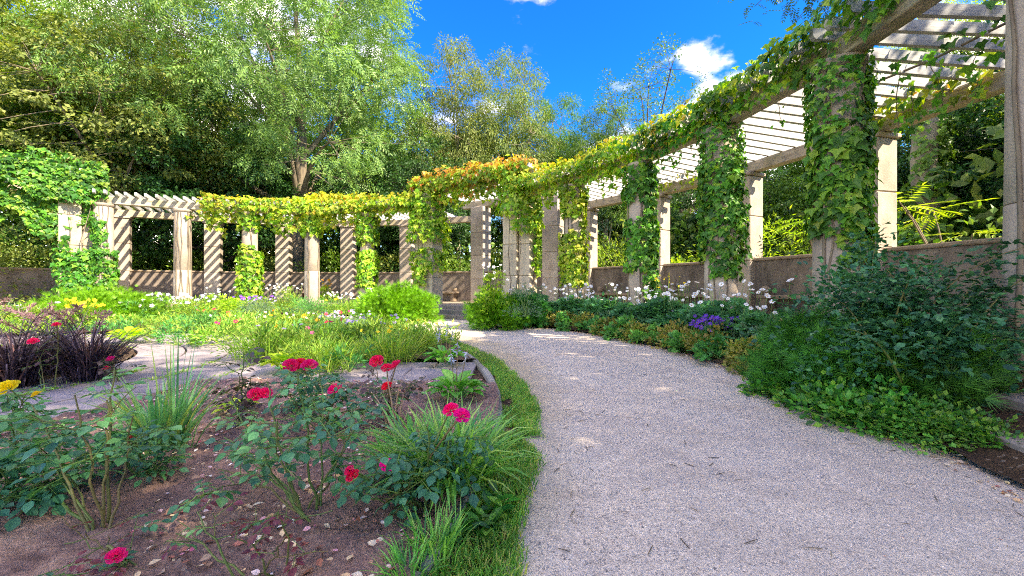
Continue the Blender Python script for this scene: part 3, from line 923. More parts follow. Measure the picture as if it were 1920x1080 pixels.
cr, cy_, ct_, co_ = GRN['creeper'], GRN['creeper_y'], GRN['creeper_top'], GRN['creeper_or']
R_ = .29
c = pol(RF, 5.2)
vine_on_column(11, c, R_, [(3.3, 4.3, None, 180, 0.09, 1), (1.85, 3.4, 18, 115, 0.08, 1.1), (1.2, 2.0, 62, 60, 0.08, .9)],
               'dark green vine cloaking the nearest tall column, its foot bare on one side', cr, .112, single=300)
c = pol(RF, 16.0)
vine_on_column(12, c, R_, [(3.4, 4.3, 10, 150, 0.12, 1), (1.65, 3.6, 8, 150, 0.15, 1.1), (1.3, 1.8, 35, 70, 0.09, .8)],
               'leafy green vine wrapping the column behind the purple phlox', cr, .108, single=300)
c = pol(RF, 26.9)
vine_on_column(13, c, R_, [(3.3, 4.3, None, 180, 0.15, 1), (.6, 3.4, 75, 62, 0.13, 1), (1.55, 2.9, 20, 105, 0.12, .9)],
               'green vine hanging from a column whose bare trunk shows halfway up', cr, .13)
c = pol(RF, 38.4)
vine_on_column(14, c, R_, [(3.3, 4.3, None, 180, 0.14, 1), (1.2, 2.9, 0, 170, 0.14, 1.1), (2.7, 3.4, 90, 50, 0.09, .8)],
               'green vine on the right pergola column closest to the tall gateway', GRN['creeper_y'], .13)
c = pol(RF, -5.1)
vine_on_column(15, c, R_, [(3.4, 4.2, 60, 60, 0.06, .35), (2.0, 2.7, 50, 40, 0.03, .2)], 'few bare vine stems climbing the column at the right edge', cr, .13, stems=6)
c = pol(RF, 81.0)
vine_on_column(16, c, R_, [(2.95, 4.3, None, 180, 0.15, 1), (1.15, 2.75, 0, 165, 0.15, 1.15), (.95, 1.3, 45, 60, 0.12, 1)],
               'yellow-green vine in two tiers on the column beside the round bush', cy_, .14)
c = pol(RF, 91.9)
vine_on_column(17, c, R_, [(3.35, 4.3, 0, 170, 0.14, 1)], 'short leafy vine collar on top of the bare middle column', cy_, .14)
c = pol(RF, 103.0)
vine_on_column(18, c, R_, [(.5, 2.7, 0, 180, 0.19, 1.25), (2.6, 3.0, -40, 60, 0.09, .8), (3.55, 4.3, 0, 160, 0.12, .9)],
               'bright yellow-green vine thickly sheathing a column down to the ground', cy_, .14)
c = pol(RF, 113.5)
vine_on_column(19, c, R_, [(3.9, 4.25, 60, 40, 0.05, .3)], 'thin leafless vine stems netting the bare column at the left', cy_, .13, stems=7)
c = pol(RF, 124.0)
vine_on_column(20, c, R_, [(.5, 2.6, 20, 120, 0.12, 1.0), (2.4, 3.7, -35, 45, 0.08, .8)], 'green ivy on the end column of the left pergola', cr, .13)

def portal_pt(amid, s, r):
    ar = math.radians(amid); n = np.array([math.cos(ar), math.sin(ar)]); tg = np.array([-n[1], n[0]])
    return np.array([CX, CY]) + n * r + tg * s
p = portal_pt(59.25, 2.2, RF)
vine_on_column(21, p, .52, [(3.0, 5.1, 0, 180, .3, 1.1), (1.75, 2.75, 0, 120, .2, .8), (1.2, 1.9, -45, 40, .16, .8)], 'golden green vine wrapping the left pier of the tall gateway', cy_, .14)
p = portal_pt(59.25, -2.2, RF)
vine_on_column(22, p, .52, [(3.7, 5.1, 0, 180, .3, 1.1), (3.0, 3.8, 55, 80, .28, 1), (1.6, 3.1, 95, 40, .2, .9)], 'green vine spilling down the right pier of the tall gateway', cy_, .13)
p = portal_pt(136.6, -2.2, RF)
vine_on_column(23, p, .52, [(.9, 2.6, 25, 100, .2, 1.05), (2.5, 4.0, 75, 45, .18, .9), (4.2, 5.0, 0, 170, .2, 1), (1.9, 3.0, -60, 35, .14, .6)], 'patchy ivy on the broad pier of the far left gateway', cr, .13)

def bays(lst, r=RF): return [pol(r, d) for d in lst]
rb = bays([48.6, 38.4, 26.9, 16.0, 5.2, -7.0])
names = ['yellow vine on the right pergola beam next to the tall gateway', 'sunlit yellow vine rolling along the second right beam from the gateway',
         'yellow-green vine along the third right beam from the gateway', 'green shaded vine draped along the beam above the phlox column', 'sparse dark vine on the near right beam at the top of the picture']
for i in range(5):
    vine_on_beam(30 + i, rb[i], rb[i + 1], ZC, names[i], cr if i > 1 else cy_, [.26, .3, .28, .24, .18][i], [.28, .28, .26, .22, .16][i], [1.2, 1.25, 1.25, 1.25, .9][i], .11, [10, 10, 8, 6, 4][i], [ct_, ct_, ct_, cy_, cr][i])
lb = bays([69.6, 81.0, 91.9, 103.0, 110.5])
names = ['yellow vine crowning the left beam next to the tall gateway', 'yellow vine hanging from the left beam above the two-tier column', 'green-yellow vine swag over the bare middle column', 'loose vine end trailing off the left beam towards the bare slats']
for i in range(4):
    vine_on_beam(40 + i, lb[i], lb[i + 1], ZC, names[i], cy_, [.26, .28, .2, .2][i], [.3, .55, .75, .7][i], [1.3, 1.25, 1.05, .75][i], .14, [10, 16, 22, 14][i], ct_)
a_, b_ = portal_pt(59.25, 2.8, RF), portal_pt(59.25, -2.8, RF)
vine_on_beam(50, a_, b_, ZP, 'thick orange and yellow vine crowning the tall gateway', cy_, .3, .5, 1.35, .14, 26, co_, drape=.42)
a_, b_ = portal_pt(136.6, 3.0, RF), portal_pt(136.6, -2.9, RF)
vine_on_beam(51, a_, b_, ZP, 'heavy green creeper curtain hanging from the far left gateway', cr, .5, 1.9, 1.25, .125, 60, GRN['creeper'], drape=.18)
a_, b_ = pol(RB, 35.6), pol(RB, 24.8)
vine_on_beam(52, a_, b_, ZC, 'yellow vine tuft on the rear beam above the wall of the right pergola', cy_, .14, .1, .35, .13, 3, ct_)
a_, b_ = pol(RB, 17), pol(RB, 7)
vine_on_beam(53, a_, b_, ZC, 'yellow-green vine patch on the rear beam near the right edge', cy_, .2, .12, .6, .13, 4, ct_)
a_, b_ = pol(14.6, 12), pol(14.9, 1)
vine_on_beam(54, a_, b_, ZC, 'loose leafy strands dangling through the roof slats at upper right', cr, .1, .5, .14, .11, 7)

# ================================================================== TREES
def make_tree_meshes(seed, H, cz, rx, rz, nclump, per, tmpl, size, mat, bark, tr=.3, cr_=None, flat=.6, lean=(0, 0), droop=.5, limbs=7, bottom=-.85, twigs=True, up=.8, wid=None):
    """trunk with limbs, and a crown of leaf clumps carried on branches; made at the origin"""
    rng = np.random.default_rng(seed)
    cr_ = cr_ or rx * .2
    lob = nrm(rng.normal(0, 1, (7, 3))); lw = rng.uniform(-.28, .3, 7)
    C = []; tries = 0
    cen = np.array([lean[0], lean[1], cz])
    while len(C) < nclump and tries < nclump * 60:
        tries += 1
        v = rng.normal(0, 1, 3); v /= np.linalg.norm(v)
        if v[2] < bottom: continue
        rad = rng.random() ** .42
        f = 1 + (np.clip(lob @ v, 0, 1) ** 3 * lw).sum()
        q = cen + v * rad * f * np.array([rx, rx, rz])
        if any(((q - o) ** 2).sum() < (cr_ * .62) ** 2 for o in C[-260:]): continue
        C.append(q)
    C = np.array(C)
    # wood
    mt = MB(); top = np.array([lean[0], lean[1], cz + rz * .55])
    n = 12; s = np.linspace(0, 1, n)
    wob = np.cumsum(rng.normal(0, .03 * H / 12, (n, 2)), 0); wob -= wob[0]
    tp = np.stack([lean[0] * s ** 1.5 + wob[:, 0], lean[1] * s ** 1.5 + wob[:, 1], top[2] * s], 1)
    rad = tr * (1 - .82 * s) ; rad[0] *= 1.35
    tube(mt, tp, rad, 9)
    nodes = [tp[4:]]; nrad = [rad[4:]]
    pick = C[rng.permutation(len(C))[:limbs]]
    for e in pick:
        e = cen + (e - cen) * .8
        zi = np.clip((e[2] * .62) / top[2], .25, .85); k = int(zi * (n - 1))
        st = tp[k]; m = 9; u = np.linspace(0, 1, m)[:, None]
        mid = (st + e) / 2 + np.array([0, 0, rz * .12]) + rng.normal(0, .25, 3)
        pts = (1 - u) ** 2 * st + 2 * u * (1 - u) * mid + u ** 2 * e
        rr = np.linspace(rad[k] * .55, .035, m)
        tube(mt, pts, rr, 6); nodes.append(pts[2:]); nrad.append(rr[2:])
    nodes = np.concatenate(nodes); nrad = np.concatenate(nrad)
    if twigs:
        for q in C:
            i = np.argmin(((nodes - q) ** 2 * [1, 1, 1.4]).sum(1)); st = nodes[i]
            mid = (st + q) / 2 + rng.normal(0, .15, 3) + [0, 0, .12]
            u = np.linspace(0, 1, 5)[:, None]
            tube(mt, (1 - u) ** 2 * st + 2 * u * (1 - u) * mid + u ** 2 * q, np.linspace(max(.018, nrad[i] * .45), .008, 5), 4)
    trunk = mt.mesh('trunk', bark, True)
    # leaves
    ml = MB()
    k = len(C) * per
    ci = np.repeat(np.arange(len(C)), per)
    crs = cr_ * rng.uniform(.65, 1.3, len(C))
    g3 = rng.normal(0, 1, (k, 3)); g3 = g3 / np.linalg.norm(g3, axis=1, keepdims=True) * (rng.random((k, 1)) ** .5)
    off = g3 * crs[ci][:, None] * np.array([1, 1, flat])
    off[:, 2] -= .35 * (off[:, 0] ** 2 + off[:, 1] ** 2) / (crs[ci] + .01) * droop
    P = C[ci] + off
    outw = nrm(P - cen); o2 = nrm(off)
    d = o2 * .7 + outw * .4 + rng.normal(0, .5, (k, 3)); d[:, 2] -= droop
    nn = outw * .5 + rng.normal(0, .5, (k, 3)); nn[:, 2] += up
    scatter(ml, tmpl, P, d, nn, size * rng.uniform(.6, 1.35, k), 0, wid)
    return trunk, ml.mesh('crown', mat)

def put_tree(name, meshes, loc, label, group=None, rz=0, scale=1.0, crown_mat=None):
    t = thing(name, label, 'tree', loc, rz, group, scale)
    link('trunk', meshes[0], t); c = link('crown', meshes[1], t, kind='stuff')
    if crown_mat is not None:
        c.material_slots[0].link = 'OBJECT'; c.material_slots[0].material = crown_mat
    return t

G = GRN
ash = make_tree_meshes(101, 22, 13.6, 9.6, 9.4, 380, 60, ASH, .49, G['ash'], BARK, .48, 1.18, .62, (0, 0), .3, 14, -.92)
put_tree('ash_tree', ash, (-12.9, 24.5, .3), 'huge grey-green ash tree towering over the left pergola')

olive = make_tree_meshes(102, 15, 8.6, 6.2, 5.2, 250, 150, LEAF2, .19, G['olive'], BARK, .32, .92, .40, (.6, 0), .5, 9)
put_tree('hornbeam_tree', olive, (-20.8, 21.5, .3), 'olive-green layered tree behind the creeper-hung far left gateway', rz=.5)
put_tree('hornbeam_tree', olive, (-28.0, 19.5, .3), 'olive-green tree with a slanting limb at the far left edge', rz=2.4, scale=1.15)
lb_ = MB()
tube(lb_, [(-26.9, 17.0, 12.6), (-24.6, 17.3, 11.0), (-22.2, 17.6, 9.3), (-20.3, 18.0, 8.2), (-18.4, 18.6, 7.2)], [.17, .15, .12, .09, .05], 7)

midt = make_tree_meshes(103, 14, 8.2, 4.6, 6.0, 200, 150, LEAF2, .19, G['mid'], BARKD, .28, .76, .55, (0, 0), .4, 8)
midt2 = make_tree_meshes(104, 17, 11, 4.4, 6.6, 170, 150, LEAFN, .24, G['mid'], BARK, .26, .8, .7, (.3, 0), .6, 8)
dark = make_tree_meshes(105, 12, 6.4, 4.6, 5.6, 210, 150, LEAF2, .19, G['dark'], BARKD, .26, .8, .5, (0, 0), .45, 8, -.98)
birch = make_tree_meshes(106, 18, 11.5, 3.9, 7.0, 200, 190, LEAFN, .22, G['olive'], BARKL, .2, .78, .85, (0, 0), .9, 9)
sparse = make_tree_meshes(107, 17, 11.5, 4.4, 5.6, 110, 60, LEAF2, .15, G['blueg'], BARKD, .16, .8, .8, (.4, 0), .3, 12)
rob = make_tree_meshes(108, 13, 8.6, 4.6, 4.3, 120, 60, ROBINIA, .42, G['bright'], BARKD, .26, 1.05, .6, (0, 0), .5, 9)

put_tree('broadleaf_tree', midt2, (-27.5, 29, .3), 'tall mid-green tree against the sky at the upper left', rz=1, scale=1.35)
put_tree('broadleaf_tree', midt2, (-23.2, 27, .3), 'slender tree with sky gaps left of the huge ash', rz=3.1, scale=1.25, crown_mat=G['olive'])
put_tree('broadleaf_tree', midt, (-32.5, 25, .3), 'yellow-green tree high at the far left corner', rz=2, scale=1.5, crown_mat=G['bright'])
put_tree('broadleaf_tree', midt, (-24.0, 22.5, .0), 'shaded green tree low behind the olive tree', rz=4, scale=.9)
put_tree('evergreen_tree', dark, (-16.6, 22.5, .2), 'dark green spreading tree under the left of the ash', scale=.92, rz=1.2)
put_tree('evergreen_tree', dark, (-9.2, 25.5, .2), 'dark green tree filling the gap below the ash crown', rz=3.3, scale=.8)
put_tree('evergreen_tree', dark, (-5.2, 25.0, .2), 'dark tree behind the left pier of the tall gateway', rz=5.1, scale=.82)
put_tree('birch_tree', birch, (-3.9, 29, .3), 'olive birch-like tree right of the huge ash', rz=.4, scale=.98)
put_tree('birch_tree', birch, (-.3, 30.5, .3), 'feathery olive tree rising above the orange gateway vine', rz=2.6, scale=.99)
put_tree('birch_tree', birch, (3.6, 31.5, .3), 'lower olive tree just right of the gateway top', rz=4.2, scale=.86, crown_mat=G['mid'])
put_tree('broadleaf_tree', midt2, (6.6, 31, .3), 'blue-green tree beneath the thin airy tree', rz=.7, scale=.76, crown_mat=G['blueg'])
put_tree('birch_tree', birch, (6.9, 29.5, .3), 'soft green tree left of the thin airy tree', rz=1.5, scale=.77, crown_mat=G['mid'])
put_tree('birch_tree', birch, (10.6, 30.5, .3), 'soft grey-green tree under the white cloud', rz=5.5, scale=.70, crown_mat=G['blueg'])
put_tree('airy_tree', sparse, (9.0, 27.5, .3), 'thin airy tree with bare twigs against the blue sky', rz=.3, scale=1.0)
put_tree('airy_tree', sparse, (12.6, 29, .3), 'thin twiggy tree in front of the white cloud', rz=2.2, scale=.84)
put_tree('evergreen_tree', dark, (10.8, 21.5, .2), 'dark tree seen through the middle bays of the right pergola', rz=.9, scale=.66)
put_tree('broadleaf_tree', midt, (13.4, 17.5, .2), 'green tree behind the wall right of the phlox column', rz=.2, scale=.62)
put_tree('evergreen_tree', dark, (16.2, 17.0, .2), 'dark evergreen behind the pale ivied trunk', rz=2.9, scale=.78)
put_tree('evergreen_tree', dark, (16.8, 12.0, .2), 'dark evergreen filling the last right bay', rz=4.4, scale=.74)
put_tree('robinia_tree', rob, (18.5, 14.6, .3), 'yellow-green robinia above the slats at the upper right', rz=1.0, scale=.98)
# the wood beyond
k = 0
far = [(-40, 34, 1.5, 'mid'), (-34, 38, 1.5, 'dark'), (-28, 40, 1.4, 'mid'), (-21, 37, 1.35, 'dark'), (-15, 39, 1.35, 'mid'), (-9, 38, 1.25, 'dark'), (-4.5, 40, 1.15, 'mid'), (0, 41, 1.05, 'mid'),
       (5, 40, 1.08, 'olive'), (9, 38, .98, 'mid'), (13.5, 37, .9, 'mid'), (7, 34, .82, 'mid'), (11.5, 33, .8, 'olive'), (18, 37, .84, 'dark'), (22, 33, .82, 'mid'), (25.5, 29, .8, 'dark'), (27, 24, .8, 'mid'), (28, 19, .8, 'dark'), (27, 13, .8, 'mid'),
       (22, 23, .7, 'mid'), (17.5, 26, .62, 'dark'), (-38, 25, 1.3, 'dark'), (-42, 18, 1.5, 'mid'), (23, 16, .85, 'dark'), (22.5, 10.5, .9, 'mid')]
for (x, y, s, m) in far:
    src = [midt, dark][k % 2]
    put_tree('woodland_tree', src, (x, y, .4), 'tree standing in the wood beyond the garden wall', 'trees in the wood beyond the wall', rz=k * 1.7, scale=s, crown_mat=G[m]); k += 1

# trees on the sunny side, beside and behind the photographer: their shade lies over path and rose bed
shade = make_tree_meshes(109, 13, 8.4, 4.2, 4.4, 185, 120, LEAF2, .24, G['mid'], BARKD, .3, 1.1, .6, (0, 0), .4, 9)
SHL = ['broad tree beyond the right frame edge, nearest the near right column', 'broad tree beyond the right edge, behind the right pergola wall', 'broad tree behind the photographer to the right', 'broad tree farthest off beyond the right edge']
for i, (x, y, s) in enumerate([(9.6, -4.0, 1.05), (12.9, -1.0, .92), (6.6, -8.6, 1.08), (15.0, -6.0, 1.12)]):
    put_tree('shade_tree', shade, (x, y, .2), SHL[i], 'shade trees beside the path out of view', rz=i * 1.3, scale=s)
# the bough that reaches into the top of the picture
t = thing('overhanging_bough', 'leafy robinia bough hanging into the top edge against the blue sky', 'branch', (10.2, -1.2, 6.5))
rng = np.random.default_rng(5)
mbw = MB(); ml = MB()
tips = [at(1415, 12, 7.6), at(1475, 12, 7.2), at(1525, 48, 7.0), at(1500, 30, 7.2), at(1560, 25, 7.1), at(1550, 5, 7.4), at(1440, -20, 7.4), at(1500, -10, 7.0), at(1585, -10, 7.2), at(1380, -25, 7.8), at(1545, 45, 7.3)]
root = np.array([10.2, -1.2, 6.5]); knee = np.array([7.2, 5.6, 8.0])
u = np.linspace(0, 1, 10)[:, None]
tube(mbw, (1 - u) ** 2 * 0 + 2 * u * (1 - u) * (np.array([9.0, 2.0, 8.2]) - root) + u ** 2 * (knee - root), np.linspace(.12, .05, 10), 6)
for tp_ in tips:
    mid = (knee + tp_) / 2 + [0, 0, .35]; u = np.linspace(0, 1, 9)[:, None]
    pts = (1 - u) ** 2 * knee + 2 * u * (1 - u) * mid + u ** 2 * tp_ - root
    tube(mbw, pts, np.linspace(.03, .006, 9), 4)
    kk = 42; i = rng.integers(4, 9, kk); P = pts[i] + rng.normal(0, .13, (kk, 3))
    d = rng.normal(0, .7, (kk, 3)); d[:, 2] -= .6
    nn = rng.normal(0, .4, (kk, 3)); nn[:, 2] += .8
    scatter(ml, ROBINIA, P, d, nn, .26 * rng.uniform(.7, 1.2, kk))
mbw.build('wood', BARKD, t, True); ml.build('foliage', G['dark'], t, kind='stuff')

# the pale ivied trunk behind the right pergola
t = thing('ivied_trunk', 'pale tree trunk clad in ivy behind the last right bay', 'tree', (13.3, 13.0, .3))
mb = MB(); tube(mb, [(0, 0, 0), (.05, 0, 2.5), (-.05, .05, 5), (.1, 0, 8), (.05, .1, 11)], [.42, .36, .33, .28, .16], 12); mb.build('trunk', BARKL, t, True)
rng = np.random.default_rng(77); mb = MB(); kk = 2600
z = rng.uniform(.3, 8.6, kk); a = rng.uniform(0, 6.28, kk); kp = hnoise(a * 1.3, z * .9, 1.0, 3) > .42; z, a = z[kp], a[kp]
N = np.stack([np.cos(a), np.sin(a), 0 * a], 1); P = N * (.36 + .25 * rng.random(len(a)))[:, None]; P[:, 2] = z
creeper_leaves(rng, P, N, .16, mb); mb.build('ivy', G['mid'], t, kind='stuff')

# ------------------------------------------------------------------ shrubs behind the wall
def bush_mesh(seed, rx, h, n, tmpl, size, mat, clump=.28, flat=.7, droop=.2, up=.7, base=.05, wid=None, open_=.0):
    """domed shrub: clumps of leaves over a dome, ragged outline"""
    rng = np.random.default_rng(seed); nc = max(8, int(n / 26))
    v = nrm(rng.normal(0, 1, (nc, 3))); v[:, 2] = np.abs(v[:, 2])
    rad = rng.random(nc) ** (.30 if open_ < .5 else .5) * rng.uniform(.82, 1.10, nc)
    C = v * rad[:, None] * np.array([rx, rx, h * .92]); C[:, 2] += base
    ci = rng.integers(0, nc, n)
    g3 = nrm(rng.normal(0, 1, (n, 3))) * rng.random((n, 1)) ** .5 * clump * rx * np.array([1, 1, flat])
    P = C[ci] + g3; P[:, 2] = np.maximum(P[:, 2], .02)
    outw = nrm(P / np.array([rx, rx, h]))
    d = outw * .8 + nrm(g3) * .5 + rng.normal(0, .4, (n, 3)); d[:, 2] -= droop
    nn = outw * .6 + rng.normal(0, .45, (n, 3)); nn[:, 2] += up
    mb = MB(); scatter(mb, tmpl, P, d, nn, size * rng.uniform(.6, 1.3, n), 0, wid)
    return mb.mesh('foliage', mat), C
def put_bush(name, seed, loc, rx, h, n, tmpl, size, mat, label, cat='shrub', group=None, stems=9, bark=None, **kw):
    me, C = bush_mesh(seed, rx, h, n, tmpl, size, mat, **kw)
    t = thing(name, label, cat, loc, 0, group)
    link('foliage', me, t, kind='stuff')
    rng = np.random.default_rng(seed); mb = MB()
    for q in C[rng.permutation(len(C))[:stems]]:
        u = np.linspace(0, 1, 6)[:, None]; m = q * [.35, .35, .7]
        tube(mb, 2 * u * (1 - u) * m + u ** 2 * q + np.array([rng.normal(0, .04 * rx), rng.normal(0, .04 * rx), 0]) * (1 - u), np.linspace(.012 * max(.6, rx), .005, 6), 4)
    mb.build('stems', bark or GRN['canebrown'], t, True)
    return t
sh = [(18.2, 128, 2.4, 3.6, 'mid', 'green shrub behind the broad pier of the far left gateway', LEAF2), (20.5, 137, 3.2, 4.6, 'mid', 'tall green shrub rising behind the olive one at the left edge', LEAF2), (16.9, 134, 2.6, 3.4, 'olive', 'olive shrub bulging over the wall inside the far left gateway', LEAF2), (17.8, 141, 2.6, 3.0, 'olive', 'olive shrub at the very left edge behind the wall', LEAF2),
      (18.0, 118, 2.2, 3.0, 'mid', 'green shrub in the first left bay behind the wall', LEAF2), (17.7, 107.5, 1.8, 2.9, 'olive', 'olive shrub behind the wall between bare column and sheathed column', LEAF2),
      (18.4, 97, 2.1, 3.4, 'mid', 'leafy shrub behind the wall left of the bare middle column', LEAF2), (18.2, 86, 2.0, 3.2, 'olive', 'olive shrub behind the wall right of the bare middle column', LEAF2),
      (18.0, 75, 1.9, 3.6, 'mid', 'green shrub rising behind the bench by the gateway', LEAF2), (18.3, 56, 2.0, 3.6, 'mid', 'green shrub filling the view through the tall gateway', LEAF2),
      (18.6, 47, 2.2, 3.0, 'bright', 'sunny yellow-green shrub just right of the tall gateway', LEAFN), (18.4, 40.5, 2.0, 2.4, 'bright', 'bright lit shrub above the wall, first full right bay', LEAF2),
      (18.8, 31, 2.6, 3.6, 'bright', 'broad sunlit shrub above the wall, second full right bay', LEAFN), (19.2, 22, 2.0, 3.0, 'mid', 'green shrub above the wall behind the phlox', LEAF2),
      (18.6, 12.5, 2.0, 2.4, 'mid', 'green shrub at the foot of the pale ivied trunk', LEAF2), (18.6, 5, 2.0, 3.2, 'bright', 'yellow-green shrub behind the big dark shrub at the right', LEAF2)]
for i, (r, d, rx, h, m, lab, tm) in enumerate(sh):
    put_bush('woodland_shrub', 200 + i, pol(r + 1.0, d, .35), rx, h, int(1500 * rx), tm, .17, G[m], lab, stems=14, clump=.26)
# sumac fronds
def sumac(seed, loc, h, label):
    rng = np.random.default_rng(seed); t = thing('sumac', label, 'shrub', loc)
    mb = MB(); ms = MB()
    for k in range(4):
        a = rng.uniform(0, 6.28); r = rng.uniform(.2, .9); top = np.array([r * math.cos(a), r * math.sin(a), h * rng.uniform(.6, 1)])
        u = np.linspace(0, 1, 6)[:, None]; tube(ms, 2 * u * (1 - u) * (top * [.3, .3, .6]) + u ** 2 * top, np.linspace(.03, .012, 6), 5)
        kk = 7; aa = rng.uniform(0, 6.28, kk); d = np.stack([np.cos(aa), np.sin(aa), rng.normal(0, .25, kk)], 1)
        scatter(mb, FERNY, np.repeat(top[None], kk, 0) + rng.normal(0, .05, (kk, 3)), d, np.repeat([[0, 0, 1.0]], kk, 0) + rng.normal(0, .2, (kk, 3)), rng.uniform(.6, .95, kk))
    mb.build('fronds', G['bright'], t, kind='stuff'); ms.build('stems', BARK, t, True)
sumac(61, pol(18.1, 13.0, .35), 3.0, 'bright yellow-green sumac fronds beside the last rear pier')
sumac(62, pol(17.8, 21.0, .35), 2.8, 'bright sumac fronds above the wall behind the near column')

# ------------------------------------------------------------------ undergrowth of the wood: one uncountable mass
rng = np.random.default_rng(91); n = 46000
a = np.radians(rng.uniform(-12, 152, n)); r = rng.uniform(22, 32, n); x, y = CX + r * np.cos(a), CY + r * np.sin(a)
hh = 2.2 + 4.2 * hnoise(x, y, .35, 2)
P = np.stack([x, y, .4 + hh * rng.random(n) ** .8], 1)
d = rng.normal(0, .8, (n, 3)); d[:, 2] -= .3; nn = rng.normal(0, .6, (n, 3)); nn[:, 2] += .7
mb = MB(); sel = hnoise(x, y, .5, 5) > .5
scatter(mb, LEAF2, P[sel], d[sel], nn[sel], .42 * rng.uniform(.6, 1.3, sel.sum()), 0); scatter(mb, LEAF2, P[~sel], d[~sel], nn[~sel], .42 * rng.uniform(.6, 1.3, (~sel).sum()), 1)
mb.build('undergrowth', [GRN['mid'], GRN['olive']], None, kind='stuff', label='dense shaded undergrowth between the trunks of the wood')
# ================================================================== PLANTS
def soil_z(x, y):
    r = math.hypot(x - CX, y - CY)
    return float(clods(np.array(x), np.array(y), np.array(r))) - .015
def spot(px, py):
    p = on_ground(px, py, .08); p[2] = soil_z(p[0], p[1]); return p

# ------------------------------------------------------------------ bloom shapes (shared)
def rose_bloom(mat, seed):
    rng = np.random.default_rng(seed); mb = MB()
    for ring, (n, r0, r1, z0, z1, w) in enumerate(((6, .10, .50, -.10, .05, .42), (6, .08, .40, -.06, .18, .36), (5, .06, .28, -.02, .28, .28), (4, .03, .16, .04, .34, .2), (3, .0, .07, .1, .34, .12))):
        for i in range(n):
            a = 2 * math.pi * (i + .5 * (ring % 2) + rng.normal(0, .08)) / n
            V = []
            for u in (0, .5, 1.0):
                r = r0 + (r1 - r0) * u ** .8; z = z0 + (z1 - z0) * u ** 1.6 + rng.normal(0, .012)
                for s in (-1, -.4, .4, 1):
                    ww = w * (.35 + .65 * u) * (1 - .18 * (u > .9) * abs(s)); aa = a + s * ww / max(r1, .12) * .75
                    V.append([math.cos(aa) * (r - .06 * abs(s) * u), math.sin(aa) * (r - .06 * abs(s) * u), z + .03 * abs(s) - (.05 if u == 1 and abs(s) < .5 else 0)])
            Q = [(k * 4 + j, k * 4 + j + 1, k * 4 + j + 5, k * 4 + j + 4) for k in range(2) for j in range(3)]
            mb.add(V, Q)
    return mb.mesh('bloom', mat, True)
BLOOM = {k: rose_bloom(PET[k], i) for i, k in enumerate(('magenta', 'red', 'rosered', 'pink', 'yellow'))}
def open_flower(col, n=6, cup=.1):
    mb = MB()
    for i in range(n):
        a = 2 * math.pi * i / n; d = np.array([math.cos(a), math.sin(a)]); s = np.array([-d[1], d[0]])
        P = [(*(d * .06), 0), (*(d * .28 + s * .2), cup * .6), (*(d * .5 + s * .12), cup), (*(d * .5 - s * .12), cup), (*(d * .28 - s * .2), cup * .6)]
        mb.add(P, [(0, 1, 2, 3, 4)])
    lathe(mb, [(.09, .0), (.1, .04), (.05, .08)], 7, (0, 0, 0), 1)
    return mb.mesh('bloom', [PET[col], PET['center']])
ANEM = open_flower('white', 6, .08)
FLOW = {k: open_flower(k, 5, .12) for k in ('purple', 'lilac', 'yellow', 'orange', 'red', 'pink', 'blue', 'white')}
LEAF5 = {}
def compound(mat, key):
    mb = MB(); rng = np.random.default_rng(len(key))
    pos = [(0, .95, 0, 1, 1.0), (.06, .62, .9, .45, .85), (-.06, .62, -.9, .45, .85), (.05, .3, .95, .3, .65), (-.05, .3, -.95, .3, .65)]
    for (x, y, dx, dy, s) in pos:
        d = np.array([[dx, dy, -.25 + rng.normal(0, .1)]])
        scatter(mb, OVAL, [[x, y - .1, .02]], d, [[rng.normal(0, .15), 0, 1]], .52 * s, 0, 1.15)
    tube(mb, [(0, -.25, .05), (0, .3, .02), (0, .9, 0)], [.02, .016, .01], 4, 1)
    return mb.mesh('leaf', [mat, GRN['stem']])
for k in ('rose', 'roseblue', 'rosered', 'rosepurple'): LEAF5[k] = compound(GRN[k], k)
BUD = MB(); lathe(BUD, [(.02, -.1), (.16, .05), (.2, .25), (.12, .5), (.02, .62)], 8); BUD = BUD.mesh('bud', PET['rosered'])

